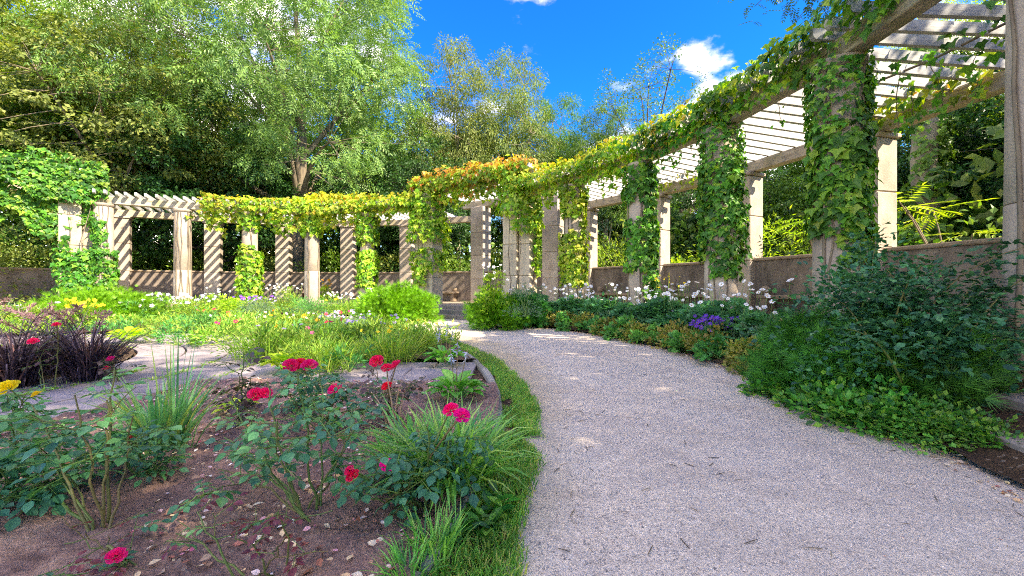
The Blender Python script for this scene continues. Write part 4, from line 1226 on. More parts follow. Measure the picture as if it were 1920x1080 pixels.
def rose_bush(seed, base, label, canes, leaf='rose', size=.085, nleaf=40, blooms=(), leaf2=None, cane='canegreen', frac=.4, thick=.008, leafpos=(.35, 1.0)):
    """canes: end points in the world; each bloom: (px, py, depth, kind, diameter)"""
    rng = np.random.default_rng(seed)
    base = np.asarray(base, float); size *= 1.2; nleaf = int(nleaf * .88); thick *= .72
    t = thing('rose_bush', label, 'rose', base)
    ends = [np.asarray(c, float) - base for c in canes]
    paths = []
    for e in ends:
        st = np.array([rng.normal(0, .03), rng.normal(0, .03), -.02]); mid = (st + e) / 2 + np.array([0, 0, .12 * np.linalg.norm(e - st)]) + rng.normal(0, .025, 3)
        u = np.linspace(0, 1, 10)[:, None]; p = (1 - u) ** 2 * st + 2 * u * (1 - u) * mid + u ** 2 * e
        p[1:-1] += rng.normal(0, .006, (8, 3)); paths.append(p)
        mb = MB(); tube(mb, p, np.linspace(thick, thick * .45, 10) * rng.uniform(.8, 1.2), 6)
        mb.build('cane', GRN[cane], t, True)
    # side shoots
    for p in list(paths):
        for q in range(2):
            k = rng.integers(4, 8); e = p[k] + np.array([rng.normal(0, .11), rng.normal(0, .11), rng.uniform(.02, .12)])
            pp = np.linspace(p[k], e, 5) + rng.normal(0, .004, (5, 3)); paths.append(pp)
            mb = MB(); tube(mb, pp, np.linspace(thick * .5, thick * .3, 5), 5); mb.build('cane', GRN[cane], t, True)
    for i in range(nleaf):
        p = paths[rng.integers(0, len(paths))]; u = rng.uniform(*leafpos) if len(p) == 10 else rng.uniform(.3, 1); k = u * (len(p) - 1); k0 = min(int(k), len(p) - 2)
        q = p[k0] + (p[k0 + 1] - p[k0]) * (k - k0)
        a = rng.uniform(0, 6.28); d = np.array([math.cos(a), math.sin(a), rng.normal(.05, .3)])
        key = leaf2 if (leaf2 and rng.random() < .22) else leaf
        s = size * rng.uniform(.75, 1.3)
        link('leaf', LEAF5[key], t, q + d * s * .25, orient(d, np.array([rng.normal(0, .3), rng.normal(0, .3), 1.0])), float(s))
    for (px, py, Y, kind, dia) in blooms:
        w = at(px, py, Y - .07) - base
        j = int(np.argmin([np.linalg.norm(p[-1] - w) for p in paths])); e = paths[j][-1]
        mb = MB(); st = paths[j][len(paths[j]) // 2]
        u = np.linspace(0, 1, 7)[:, None]; mid = (st + w) / 2 + np.array([0, 0, .02])
        tube(mb, (1 - u) ** 2 * st + 2 * u * (1 - u) * mid + u ** 2 * w, .0045, 5); mb.build('cane', GRN[cane], t, True)
        b = link('bloom', BLOOM[kind], t, w, (rng.uniform(.35, .75), rng.normal(0, .25), rng.normal(0, .5)), float(dia * 1.22))
        b.name = 'bloom'
    return t

def B(px, py, Y): return at(px, py, Y)
# near rose bed -----------------------------------------------------
b = spot(585, 975); Y = b[1]
rose_bush(301, b, 'open rose bush with pale green canes in the middle of the bare soil',
          [B(430, 745, Y + .15), B(500, 715, Y + .1), B(560, 700, Y), B(600, 690, Y + .2), B(420, 820, Y - .05), B(690, 760, Y + .1), B(520, 790, Y - .2), B(650, 820, Y + .25), B(470, 850, Y + .3), B(410, 880, Y + .12)], 'rose', .075, 120, leaf2='roseblue', thick=.0075, leafpos=(.42, 1))
b = spot(800, 950); Y = b[1]
rose_bush(302, b, 'blue-green rose with two bright magenta blooms in front of the daylily clump',
          [B(726, 880, Y - .1), B(660, 900, Y - .15), B(700, 850, Y), B(800, 800, Y - .2), B(845, 790, Y), B(850, 850, Y - .1), B(770, 860, Y - .22), B(680, 930, Y - .2), B(740, 930, Y - .25), B(880, 880, Y)],
          'roseblue', .078, 110, ((727, 872, Y - .12, 'magenta', .062), (845, 768, Y - .05, 'magenta', .064), (866, 779, Y - .08, 'magenta', .066), (661, 892, Y - .17, 'red', .052), (655, 882, Y - .16, 'red', .04)))
b = spot(190, 1010); Y = b[1]
rose_bush(303, b, 'spreading rose with mossy green canes at the lower left',
          [B(60, 760, Y + .1), B(140, 740, Y), B(200, 750, Y + .1), B(215, 690, Y + .15), B(80, 830, Y + .25), B(20, 800, Y + .3), B(250, 780, Y + .2), B(10, 870, Y + .35)], 'rose', .082, 120, leaf2='roseblue', thick=.008, leafpos=(.55, 1))
b = spot(20, 960); Y = b[1]
rose_bush(304, b, 'dense dark rose bush cut off by the left edge',
          [B(30, 830, Y), B(120, 830, Y + .1), B(-60, 800, Y), B(90, 890, Y - .05), B(150, 870, Y + .2), B(-20, 880, Y - .1), B(40, 780, Y + .3), B(-80, 870, Y)], 'roseblue', .085, 150, leaf2='rose', leafpos=(.2, 1))
b = spot(270, 905); Y = b[1]
rose_bush(305, b, 'leafy low rose with one red bud beside the iris tuft',
          [B(240, 825, Y - .1), B(200, 810, Y), B(300, 820, Y + .05), B(170, 850, Y + .1), B(310, 870, Y - .05), B(330, 850, Y), B(150, 800, Y + .2)], 'rose', .07, 90, ((249, 821, Y - .1, 'rosered', .042),), leaf2='roseblue', leafpos=(.2, 1))
b = spot(490, 1110); Y = b[1]
rose_bush(306, b, 'bare young rose canes with red shoots at the bottom edge',
          [B(370, 960, Y), B(520, 960, Y), B(440, 1010, Y - .05), B(330, 1000, Y + .1), B(545, 1000, Y + .1)], 'rosered', .05, 22, leaf2='rose', thick=.006, leafpos=(.7, 1))
b = spot(215, 1100); Y = b[1]
rose_bush(307, b, 'small rose with a crimson bloom and dark red leaves at the lower left corner',
          [B(218, 1045, Y), B(120, 1020, Y), B(160, 1000, Y + .05), B(240, 1030, Y + .05)], 'rosered', .055, 22, ((218, 1042, Y, 'rosered', .05),), leaf2='roseblue', thick=.005)
b = spot(740, 800); Y = b[1]
rose_bush(308, b, 'tall thin rose with several red blooms before the paved strip',
          [B(705, 690, Y + .2), B(738, 695, Y), B(725, 728, Y - .1), B(770, 720, Y), B(690, 720, Y + .1)], 'rosepurple', .085, 46, ((706, 677, Y + .2, 'red', .1), (725, 690, Y, 'red', .075), (743, 684, Y, 'red', .08), (725, 724, Y - .1, 'red', .07)), leaf2='rose', cane='canebrown')
b = spot(625, 815); Y = b[1]
rose_bush(309, b, 'rose bush with a single round magenta bloom in the middle of the bed',
          [B(628, 740, Y - .1), B(560, 710, Y), B(600, 690, Y + .1), B(660, 720, Y), B(690, 760, Y), B(540, 750, Y), B(650, 770, Y - .1)], 'roseblue', .085, 95, ((628, 730, Y - .12, 'magenta', .088),), leaf2='rose')
b = spot(450, 795); Y = b[1]
rose_bush(310, b, 'purple-leaved rose with a red bloom beside the paving',
          [B(455, 660, Y), B(447, 700, Y), B(487, 745, Y - .1), B(430, 740, Y), B(470, 710, Y)], 'rosepurple', .085, 48, ((480, 739, Y - .1, 'rosered', .1), (497, 737, Y - .08, 'red', .09)), cane='canegreen')
b = spot(570, 770); Y = b[1]
rose_bush(311, b, 'rose bush topped by a row of crimson blooms by the yellow hosta',
          [B(545, 690, Y), B(580, 690, Y), B(560, 700, Y - .1), B(610, 715, Y), B(530, 720, Y), B(600, 740, Y)], 'roseblue', .085, 62, ((546, 685, Y, 'red', .12), (563, 682, Y + .05, 'red', .1), (580, 685, Y, 'rosered', .12)), leaf2='rose')
b = spot(25, 815); Y = b[1]
rose_bush(312, b, 'yellow rose at the left edge in front of the purple grass',
          [B(15, 735, Y), B(40, 750, Y), B(-20, 740, Y), B(70, 770, Y)], 'rose', .09, 50, ((14, 727, Y, 'yellow', .115), (68, 739, Y, 'yellow', .05)))
b = spot(215, 712)
rose_bush(313, b, 'small rose with two pink blooms right of the purple grass', [B(210, 672, b[1]), B(208, 690, b[1]), B(225, 690, b[1])], 'rosepurple', .08, 18, ((207, 673, b[1], 'rosered', .075), (200, 690, b[1], 'rosered', .06)))
b = spot(90, 725)
rose_bush(314, b, 'pink rose growing among the purple grass blades', [B(62, 640, b[1]), B(108, 608, b[1]), B(85, 650, b[1])], 'rosepurple', .08, 20, ((62, 640, b[1] - .2, 'rosered', .08), (106, 609, b[1] - .2, 'red', .065)))
# dry canes
b = spot(745, 835); t = thing('dry_cane', 'dead tan canes standing behind the daylily clump', 'dead stem', b); mb = MB()
for e in ((725, 705), (750, 725), (700, 740), (770, 760), (715, 765), (755, 745)):
    e = B(e[0], e[1], b[1] + RNG.normal(0, .08)) - b; u = np.linspace(0, 1, 8)[:, None]
    tube(mb, 2 * u * (1 - u) * (e * [.3, .3, .55] + RNG.normal(0, .02, 3)) + u ** 2 * e, np.linspace(.008, .003, 8), 5)
mb.build('stems', plain_mat('dry_cane_tan', ['a88a6c', 'c0a284'], .8), t, True)

# tufts ---------------------------------------------------------------
def tuft(name, seed, base, label, n, L, w, arch, lean, mat, spread=.06, group=None, cat='grass', extra=None):
    rng = np.random.default_rng(seed); t = thing(name, label, cat, base, 0, group); mb = MB()
    blades(mb, rng, n, (0, 0, 0), spread, L, w, arch, lean); mb.build('blades', mat, t, kind='stuff')
    if extra: extra(t, rng)
    return t
b = spot(305, 850)
tuft('iris_tuft', 401, b, 'blue-green iris tuft with upright blades at the paving edge', 130, .52, .017, .7, .26, GRN['blade_b'], .10)
b2 = spot(300, 850)
tuft('iris_tuft', 402, b2 + [.04, .05, 0], 'few stiff tall blades rising out of the iris tuft', 14, .78, .013, .12, .14, GRN['blade_b'], .05)
b = spot(835, 935)
tuft('daylily', 403, b + [0, .12, 0], 'big arching daylily clump at the corner of the rose bed', 330, .47, .017, 1.35, .4, GRN['blade'], .15, cat='daylily')
b = spot(770, 900)
tuft('daylily', 404, b + [0, .1, 0], 'left half of the daylily clump, leaning over the soil', 150, .42, .016, 1.5, .5, GRN['blade'], .10, cat='daylily')
b = spot(815, 1035)
tuft('grass_tuft', 405, b, 'fine grass tuft on the kerb at the bottom of the bed', 110, .17, .007, .9, .35, GRN['blade'], .08)
b = spot(770, 1075)
tuft('grass_tuft', 406, b, 'fine grass tuft spilling over the kerb at the bottom edge', 90, .15, .007, .9, .4, GRN['blade'], .07)
b = spot(900, 850)
tuft('grass_tuft', 407, b, 'long grass tuft between daylily clump and verge', 110, .3, .010, .9, .3, GRN['blade_b'], .08)

# purple fountain grass in the centre bed
def plumes(nplume, L):
    def f(t, rng):
        for i in range(nplume):
            a = rng.uniform(0, 6.28); s = rng.uniform(.25, .75); e = np.array([math.cos(a) * L * s, math.sin(a) * L * s, L * rng.uniform(.85, 1.12)])
            u = np.linspace(0, 1, 9)[:, None]; P = 2 * u * (1 - u) * (e * [.25, .25, .8]) + u ** 2 * (e * [1, 1, .92])
            mb = MB(); tube(mb, P[:7], .004, 4); mb.build('flower_stalk', GRN['fountain'], t, True)
            mb = MB(); k = 46; j = rng.uniform(5.2, 8, k); j0 = j.astype(int).clip(0, 7); Q = P[j0] + (P[np.minimum(j0 + 1, 8)] - P[j0]) * (j - j0)[:, None]
            scatter(mb, LEAFN, Q, rng.normal(0, .6, (k, 3)) + nrm(P[8] - P[5])[None] * .9, rng.normal(0, 1, (k, 3)), .055)
            mb.build('plume', GRN['plume'], t)
    return f
FG = 'purple fountain grasses'
for i, (px, py, L, n, lab) in enumerate(((165, 712, .84, 420, 'dark purple fountain grass nearest the paving'), (25, 725, .88, 420, 'purple fountain grass at the left edge with pink plumes'), (95, 700, .85, 360, 'purple fountain grass between its two larger neighbours'), (-60, 705, .9, 300, 'purple fountain grass half outside the left edge'))):
    b = on_ground(px, py, .06)
    tuft('fountain_grass', 410 + i, b, lab, n, L, .013, 1.4, .32, GRN['fountain'], .14, FG, 'fountain grass', plumes(7, L))

# hostas ---------------------------------------------------------------
def hosta_leaf(mat):
    mb = MB(); V = []; n = 6
    for i in range(n):
        u = i / (n - 1); w = .36 * math.sin(math.pi * min(1, u * .92 + .08)) ** .8 * (1 - .25 * u); z = .18 * math.sin(u * 2.2) - .34 * u * u
        V += [[-w, u, z + .07], [0, u, z], [w, u, z + .07]]
    Q = [(3 * i + a, 3 * i + a + 1, 3 * i + a + 4, 3 * i + a + 3) for i in range(n - 1) for a in (0, 1)]
    mb.add(V, Q); tube(mb, [(0, -.55, -.35), (0, -.2, -.08), (0, .05, .02)], [.03, .025, .02], 4)
    return mb.mesh('leaf', mat, True)
HOSTA = {k: hosta_leaf(GRN[k]) for k in ('hosta', 'hostay')}
def hosta(seed, base, label, n, size, key, stalks=0):
    rng = np.random.default_rng(seed); t = thing('hosta', label, 'hosta', base)
    for i in range(n):
        u = math.sqrt((i + .5) / n); a = i * 2.399 + rng.normal(0, .15); up = .95 - .85 * u + rng.normal(0, .08)
        d = np.array([math.cos(a), math.sin(a), up]); d /= np.linalg.norm(d); r = size * (.25 + .65 * u)
        s = size * rng.uniform(.75, 1.1)
        link('leaf', HOSTA[key], t, (math.cos(a) * r, math.sin(a) * r, size * (.95 - .5 * u)), orient(d, np.array([-.3 * math.cos(a), -.3 * math.sin(a), 1])), float(s))
    for k in range(stalks):
        mb = MB(); a = rng.uniform(0, 6.28); e = np.array([math.cos(a) * .12, math.sin(a) * .12, size * rng.uniform(2.6, 3.6)])
        u = np.linspace(0, 1, 6)[:, None]; tube(mb, e * u, .004, 4); mb.build('flower_stalk', GRN['canebrown'], t)
        fl = MB(); kk = 16; j = rng.uniform(.7, 1, kk)[:, None]; scatter(fl, LEAFN, e * j, rng.normal(0, .6, (kk, 3)) - [0, 0, .5], rng.normal(0, 1, (kk, 3)), .05); fl.build('flower_spike', PET['blue'], t)
hosta(501, spot(855, 752), 'green hosta at the end of the paved strip, nearest the kerb', 34, .17, 'hosta', 3)
hosta(502, spot(835, 682), 'green hosta with pale flower spikes beyond the paved strip', 34, .17, 'hosta', 4)
hosta(503, spot(535, 695), 'yellow-green hosta between paving and flower bed', 32, .17, 'hostay')
hosta(504, spot(240, 641), 'golden hosta at the far edge of the paving by the purple grass', 40, .2, 'hostay')
hosta(505, spot(445, 775), 'small hosta under the purple-leaved rose', 16, .1, 'hostay')
hosta(506, spot(905, 645) + [-.9, 0, 0], 'small hosta at the inner edge of the grass verge', 14, .12, 'hosta')

# ------------------------------------------------------------------ mounds: sized from where they stand
def mound(name, seed, px, py, wpx, hpx, kind, label, cat='plant', group=None, flowers=(), z=None, n=None, at_y=None):
    """a plant whose foot is seen at (px, py), wpx wide and hpx tall in the photograph"""
    p = on_ground(px, py, .1 if z is None else z); Y = p[1]; rx = wpx * Y / F / 2; h = hpx * Y / F
    spec = dict(herb=(LEAFN, .11, 'herb', 900), herbfine=(LEAFN, .085, 'herb', 1300), herbdark=(OVAL, .12, 'herbdark', 700), blue=(LEAFN, .09, 'blueg', 900),
                yew=(NEEDLE, .15, 'yew', 1750), juniper=(NEEDLE, .145, 'juniper', 3700), edging=(LEAF2, .07, 'edging', 900), edging_g=(LOBED, .085, 'edging_g', 420),
                anem=(LOBED, .15, 'herbdark', 420), bright=(LEAF2, .1, 'bright', 900), gr=(LEAFN, .1, 'edging_g', 900))[kind]
    tm, sz, mt, dn = spec
    if rx < .5: sz *= .85
    nn = n or int(dn * max(.25, rx * h * 1.6 + rx * rx * 1.2))
    kw = dict(yew=dict(clump=.24, flat=.75, up=.3, droop=-.15), juniper=dict(clump=.26, flat=.6, up=.3, droop=-.05), anem=dict(clump=.35, up=1.2, droop=.1)).get(kind, dict(clump=.3, up=.5, droop=-.1))
    t = put_bush(name, seed, p - [0, 0, .02], rx, h, nn, tm, sz, GRN[mt], label, cat, group, stems=8, bark=GRN['stem'] if kind not in ('yew', 'juniper') else None, **kw)
    rng = np.random.default_rng(seed + 1)
    for (col, cnt, dia, up0, up1) in flowers:
        if name == 'bed_perennial': cnt, dia = max(3, int(cnt * .55)), dia * .8
        me = ANEM if col == 'anemone' else FLOW[col]
        ms = MB()
        for i in range(cnt):
            a = rng.uniform(0, 6.28); r = rng.random() ** .6 * rx * 1.05
            q = np.array([math.cos(a) * r, math.sin(a) * r, h * rng.uniform(up0, up1)])
            tube(ms, [q * [.7, .7, .25], q * [.95, .95, .7], q], .003, 3)
            dirn = np.array([-p[0], -p[1], 0]); dirn /= np.linalg.norm(dirn); tilt = dirn * rng.uniform(.3, 1.1) + rng.normal(0, .4, 3) + [0, 0, .8]
            link('bloom', me, t, q, Vector(tilt).to_track_quat('Z', 'Y').to_euler(), float(dia * rng.uniform(.75, 1.25)))
        ms.build('flower_stalk', GRN['stem'], t)
    return t

# evergreens
mound('yew_bush', 601, 748, 600, 148, 66, 'yew', 'rounded bright green yew left of the steps', 'bush', z=.05)
mound('yew_bush', 602, 930, 612, 120, 66, 'yew', 'bright green yew right of the steps', 'bush', z=.05)
mound('yew_bush', 603, 985, 610, 90, 60, 'juniper', 'darker yew tucked behind the bright one right of the steps', 'bush', z=.05)
mound('yew_bush', 604, 190, 604, 190, 58, 'yew', 'broad low yew at the far left before the creeper gateway', 'bush', z=.05)
mound('juniper_bush', 605, 1575, 740, 260, 165, 'juniper', 'large dark juniper sprawling at the right of the path', 'bush', z=.05)
mound('juniper_bush', 606, 1690, 765, 240, 190, 'juniper', 'shaded dark juniper under the tall arching shrub', 'bush', z=.05)
# the big arching shrub rose at the right
rng = np.random.default_rng(71)
b = on_ground(1740, 790, .05)
t = thing('shrub_rose', 'tall dark blue-green shrub rose with arching canes at the right edge', 'shrub', b)
mbw, ml = MB(), MB(); tipz = []
for i in range(46):
    tgt = at(rng.uniform(1545, 1935), rng.uniform(440, 720), rng.uniform(2.9, 4.6)) - b
    u = np.linspace(0, 1, 14)[:, None]; st = np.array([rng.normal(0, .15), rng.normal(.3, .2), 0]); mid = (st + tgt) / 2 * [.9, .9, 1.0] + [rng.normal(0, .1), rng.normal(0, .1), .45]
    P = (1 - u) ** 2 * st + 2 * u * (1 - u) * mid + u ** 2 * tgt
    tube(mbw, P, np.linspace(.011, .003, 14), 5)
    k = 105; j = rng.uniform(3.0, 13, k); j0 = j.astype(int).clip(0, 12); Q = P[j0] + (P[j0 + 1] - P[j0]) * (j - j0)[:, None] + rng.normal(0, .085, (k, 3))
    d = rng.normal(0, 1, (k, 3)) * [1, 1, .4] - [0, 0, .1]; n_ = rng.normal(0, .35, (k, 3)) + [0, 0, 1]
    for (dx, s) in ((0, 1.0),):
        scatter(ml, OVAL, Q, d, n_, .05 * rng.uniform(.7, 1.3, k), 0, 1.2)
        scatter(ml, OVAL, Q + nrm(d) * .02, nrm(d) * .5 + np.cross(nrm(d), n_) * .9, n_, .042 * rng.uniform(.7, 1.3, k), 0, 1.2)
        scatter(ml, OVAL, Q + nrm(d) * .02, nrm(d) * .5 - np.cross(nrm(d), n_) * .9, n_, .05 * rng.uniform(.7, 1.3, k), 0, 1.2)
mbw.build('cane', GRN['canegreen'], t, True); ml.build('foliage', GRN['shrubrose'], t, kind='stuff')
me, C = bush_mesh(72, 1.0, 1.45, 5200, OVAL, .055, GRN['shrubrose'], .3)
link('foliage', me, t, (.25, .75, 0), kind='stuff')
# ground cover at its foot
for i, (px, py, w, h, kd, lab) in enumerate(((1600, 800, 210, 52, 'ground', 'low leafy ground cover spilling onto the gravel below the juniper'), (1760, 838, 190, 62, 'ground', 'leafy ground cover at the gravel edge by the shaded steps'), (1490, 755, 130, 34, 'ground', 'narrow ground cover strip at the foot of the dark juniper'), (1870, 862, 130, 46, 'ground', 'trailing ground cover over the soil before the shaded steps'), (1690, 815, 170, 78, 'ground', 'taller glossy ground cover in the middle under the shrub rose'))):
    p = on_ground(px, py, .03); Y = p[1]
    me, C = bush_mesh(640 + i, w * Y / F / 2 * 1.0, h * Y / F * .85, 1150, STAR if i % 2 else OVAL, .06, GRN['ground'], .4, .8, 0, 1.2)
    t = thing('ground_cover', lab, 'plant', p - [0, 0, .02]); link('foliage', me, t, (.1, .24, 0), kind='stuff')
    ms = MB()
    for q in C[:12]: tube(ms, [(0, .2, 0), q * [.5, .5, .6] + [0, .1, 0], q + [0, .2, 0]], .004, 4)
    ms.build('stems', GRN['stem'], t)

# low edging along the outer side of the path
ORD = 'first second third fourth fifth sixth seventh eighth ninth tenth eleventh twelfth thirteenth fourteenth fifteenth sixteenth seventeenth'.split(); cnt_ = {}
EG = 'low mounds edging the outer side of the path'
rng = np.random.default_rng(81)
for i in range(26):
    d = 49.5 - i * 2.05
    p = pol(11.42 + rng.normal(0, .05), d, .02)
    kd = ['edging', 'edging_g', 'edging', 'edging', 'edging_g'][i % 5]
    rx = rng.uniform(.34, .46); h = rng.uniform(.3, .42)
    if d < 2: break
    cnt_[kd] = cnt_.get(kd, -1) + 1
    me, C = bush_mesh(660 + i, rx, h, 700 if kd == 'edging' else 330, *(dict(edging=(LEAF2, .07), edging_g=(LOBED, .09))[kd]), GRN[kd], .36, .8, 0, .9)
    t = thing('edging_plant', '%s %s edging mound along the path, counted from the yew by the steps' % (ORD[cnt_[kd]], 'olive-brown' if kd == 'edging' else 'green round-leaved'), 'plant', p, 0, EG + (' olive' if kd == 'edging' else ' green'))
    link('foliage', me, t, kind='stuff')
    ms = MB()
    for q in C[:8]: tube(ms, [(0, 0, 0), q * [.5, .5, .6], q], .003, 3)
    ms.build('stems', GRN['stem'], t)

# white anemones before the right columns
AN = [(46.5, 'white anemones right beside the yew by the steps', 12), (42.0, 'white anemones in front of the right column closest to the gateway', 24), (35.5, 'white anemones before the first dark wall bay', 30),
      (30.5, 'white anemones left of the half-bare vined column', 24), (23.5, 'white anemones between the two vined columns', 26), (19.5, 'white anemones just left of the phlox column', 28), (14.0, 'white anemones right of the phlox column', 30), (10.0, 'white anemones beside the big shrub rose', 28)]
for i, (d, lab, n) in enumerate(AN):
    p = pol(12.12, d, .27); rng = np.random.default_rng(700 + i)
    rx, h = .46, .5
    me, C = bush_mesh(700 + i, rx, h, 620, LOBED, .115, GRN['herbdark'], .35, .7, .1, 1.2)
    t = thing('anemone', lab, 'flowers', p); link('foliage', me, t, rot=(0, 0, math.radians(d)), scale=(1, 1.9, 1), kind='stuff')
    ms = MB()
    for k in range(n):
        q = np.array([rng.uniform(-1, 1) * .95, rng.uniform(-1, 1) * .32, rng.uniform(.45, .95)]); q[:2] = [q[0] * math.cos(math.radians(d + 90)) - q[1] * math.sin(math.radians(d + 90)), q[0] * math.sin(math.radians(d + 90)) + q[1] * math.cos(math.radians(d + 90))]
        tube(ms, [q * [.75, .75, .2], q * [.9, .9, .6] + rng.normal(0, .02, 3), q], .0035, 3)
        dirn = -p / np.linalg.norm(p); tilt = dirn * rng.uniform(.2, 1.2) + rng.normal(0, .45, 3); tilt[2] = abs(tilt[2]) + .5
        link('bloom', ANEM, t, q, Vector(tilt).to_track_quat('Z', 'Y').to_euler(), float(.088 * rng.uniform(.7, 1.2)))
    ms.build('flower_stalk', GRN['stem'], t)
mound('phlox', 720, 1345, 648, 92, 40, 'herbdark', 'vivid purple phlox before the thickly vined column', 'flowers', flowers=(('purple', 120, .065, .75, 1.45),), z=.15)
mound('phlox', 721, 1205, 608, 60, 32, 'blue', 'small purple flower cluster in the right border', 'flowers', flowers=(('purple', 16, .06, .8, 1.2),), z=.2)
mound('leafy_perennial', 722, 1262, 624, 130, 40, 'blue', 'grey-green perennial left of the vivid purple phlox', flowers=(('lilac', 14, .05, .8, 1.15),), z=.15)
mound('leafy_perennial', 723, 1110, 598, 150, 34, 'herbdark', 'dark leafy perennial in the border right of the yews', flowers=(('lilac', 14, .05, .8, 1.2),), z=.2)
mound('leafy_perennial', 724, 1440, 648, 110, 50, 'herbdark', 'dark leafy perennial between phlox and juniper', z=.15)
mound('grassy_perennial', 725, 1250, 600, 70, 60, 'gr', 'fresh green feathery perennial by the half-bare column', flowers=(('yellow', 18, .05, 1.0, 1.5),), z=.35)
mound('climbing_rose', 726, 925, 590, 60, 95, 'bright', 'pale yellow-green climbing rose with cream blooms by the gateway pier', 'rose', flowers=(('white', 16, .09, .7, 1.05),), z=.4)
mound('leafy_perennial', 727, 985, 592, 70, 70, 'blue', 'grey-green shrub at the foot of the right gateway pier', z=.4)

# the left border under the left pergola (from the yew at the steps to the far left)
LBR = [(700, 590, 60, 42, 'herb', (('white', 26, .08, .7, 1.2),), 'white-flowered perennial beside the round yew'), (640, 588, 70, 34, 'herb', (('white', 22, .08, .8, 1.2), ('yellow', 4, .1, .8, 1.1)), 'white daisies before the two-tier vine column'),
       (608, 578, 40, 50, 'bright', (('orange', 14, .12, .8, 1.15),), 'orange-flowered perennial right of the bare middle column'), (575, 588, 80, 36, 'gr', (), 'fresh green tufted perennial before the bare middle column'),
       (535, 586, 60, 46, 'herb', (('white', 24, .08, .8, 1.2),), 'white-flowered perennial left of the bare middle column'), (480, 590, 70, 30, 'blue', (('purple', 12, .1, .9, 1.2), ('lilac', 14, .08, .7, 1.1)), 'purple-flowered perennial before the sheathed column'),
       (415, 588, 60, 48, 'bright', (('white', 12, .08, .7, 1.1),), 'bright leafy perennial left of the sheathed column'), (365, 590, 70, 34, 'herb', (('blue', 26, .1, .7, 1.2),), 'pale blue flowers before the bare column at the left'),
       (310, 592, 80, 36, 'herb', (('white', 20, .1, .7, 1.2), ('blue', 12, .1, .8, 1.1)), 'white and blue flowers left of the bare column'), (255, 596, 70, 30, 'gr', (('white', 10, .1, .8, 1.2),), 'green perennial right of the broad low yew'),
       (145, 612, 70, 46, 'bright', (('yellow', 18, .11, .8, 1.15),), 'golden yellow flowers behind the purple grass'), (40, 612, 110, 40, 'herb', (('white', 8, .1, .7, 1.1),), 'leafy plant with few white flowers at the left edge behind the purple grass')]
for i, (px, py, w, h, kd, fl, lab) in enumerate(LBR):
    mound('border_perennial', 740 + i, px, py, w, h, kd, lab, 'flowers', flowers=fl, z=.18)
# the far flower bed
FBR = [(335, 645, 80, 50, 'gr', (), 'green tuft at the far edge of the paving'), (420, 645, 110, 46, 'herb', (('red', 8, .11, .9, 1.2),), 'leafy plant with red flowers at the far paving corner'),
       (500, 668, 130, 62, 'herbfine', (('lilac', 10, .07, .8, 1.1),), 'bright daylily-like clump behind the paving'), (590, 650, 120, 52, 'herb', (('red', 7, .10, .9, 1.2), ('orange', 8, .09, .8, 1.1)), 'plant with red and orange flowers in the far bed'),
       (600, 690, 130, 62, 'herbfine', (), 'fine bright green clump left of the dark little bush'), (655, 694, 90, 55, 'gr', (), 'dark green little bush before the paved strip'),
       (730, 676, 120, 60, 'herbfine', (('yellow', 8, .07, .8, 1.1),), 'sunny fine-leaved clump at the end of the far bed'), (700, 640, 130, 44, 'herb', (('lilac', 40, .08, .8, 1.15),), 'lavender-flowered clump in the far bed'),
       (640, 622, 110, 36, 'blue', (('lilac', 46, .08, .8, 1.15), ('red', 4, .1, 1, 1.2)), 'grey-lilac flower cushion near the far path'), (550, 622, 110, 34, 'herb', (('white', 20, .07, .8, 1.1), ('yellow', 6, .1, .8, 1.1)), 'pale mixed flowers near the far path'),
       (460, 625, 110, 40, 'herb', (('orange', 8, .1, .8, 1.1), ('white', 10, .07, .8, 1.1)), 'orange and white flowers in the far bed'), (380, 622, 100, 36, 'gr', (('red', 9, .1, .9, 1.25),), 'green plant with scarlet flowers behind the green tuft'),
       (775, 655, 90, 50, 'herbfine', (('yellow', 10, .06, .8, 1.2),), 'yellowish airy clump at the tip of the far bed'), (300, 640, 60, 24, 'herb', (), 'low plant beside the golden hosta'), (560, 660, 110, 50, 'herb', (('pink', 6, .09, .8, 1.1),), 'tall green clump in the middle of the far bed')]
for i, (px, py, w, h, kd, fl, lab) in enumerate(FBR):
    mound('bed_perennial', 760 + i, px, py, w, h, kd, lab, 'flowers', flowers=fl, z=.08)
    if kd == 'herbfine':
        p = on_ground(px, py, .08)
        tuft('bed_grass', 780 + i, p, 'yellow-green grassy blades within the %s' % lab.split(' at ')[0].split(' behind ')[0].split(' left ')[0], 300, h * p[1] / F * 1.1, .013, 1.0, .45, GRN['blade_y'], w * p[1] / F * .34)
# under-planting that fills the beds between the plants
def underplant(name, seed, r0, r1, a0, a1, n, tmpl, size, mats, label, zf):
    rng = np.random.default_rng(seed); r = np.sqrt(rng.uniform(r0 ** 2, r1 ** 2, n)); a = np.radians(rng.uniform(a0, a1, n))
    x, y = CX + r * np.cos(a), CY + r * np.sin(a); k = hnoise(x, y, 1.3, seed % 9) > .28; x, y, r = x[k], y[k], r[k]; n = len(x)
    P = np.stack([x, y, zf(r) + rng.random(n) ** 1.3 * .26 * (.4 + hnoise(x, y, 2.1, 4))], 1)
    d = rng.normal(0, .6, (n, 3)); d[:, 2] += .7; nn = rng.normal(0, .6, (n, 3)); nn[:, 2] += .5
    mb = MB(); sel = (hnoise(x, y, .9, 6) * len(mats)).astype(int).clip(0, len(mats) - 1)
    for i in range(len(mats)):
        m = sel == i
        if m.any(): scatter(mb, tmpl, P[m], d[m], nn[m], size * rng.uniform(.6, 1.4, m.sum()), i)
    mb.build(name, [GRN[q] for q in mats], None, kind='stuff', label=label)
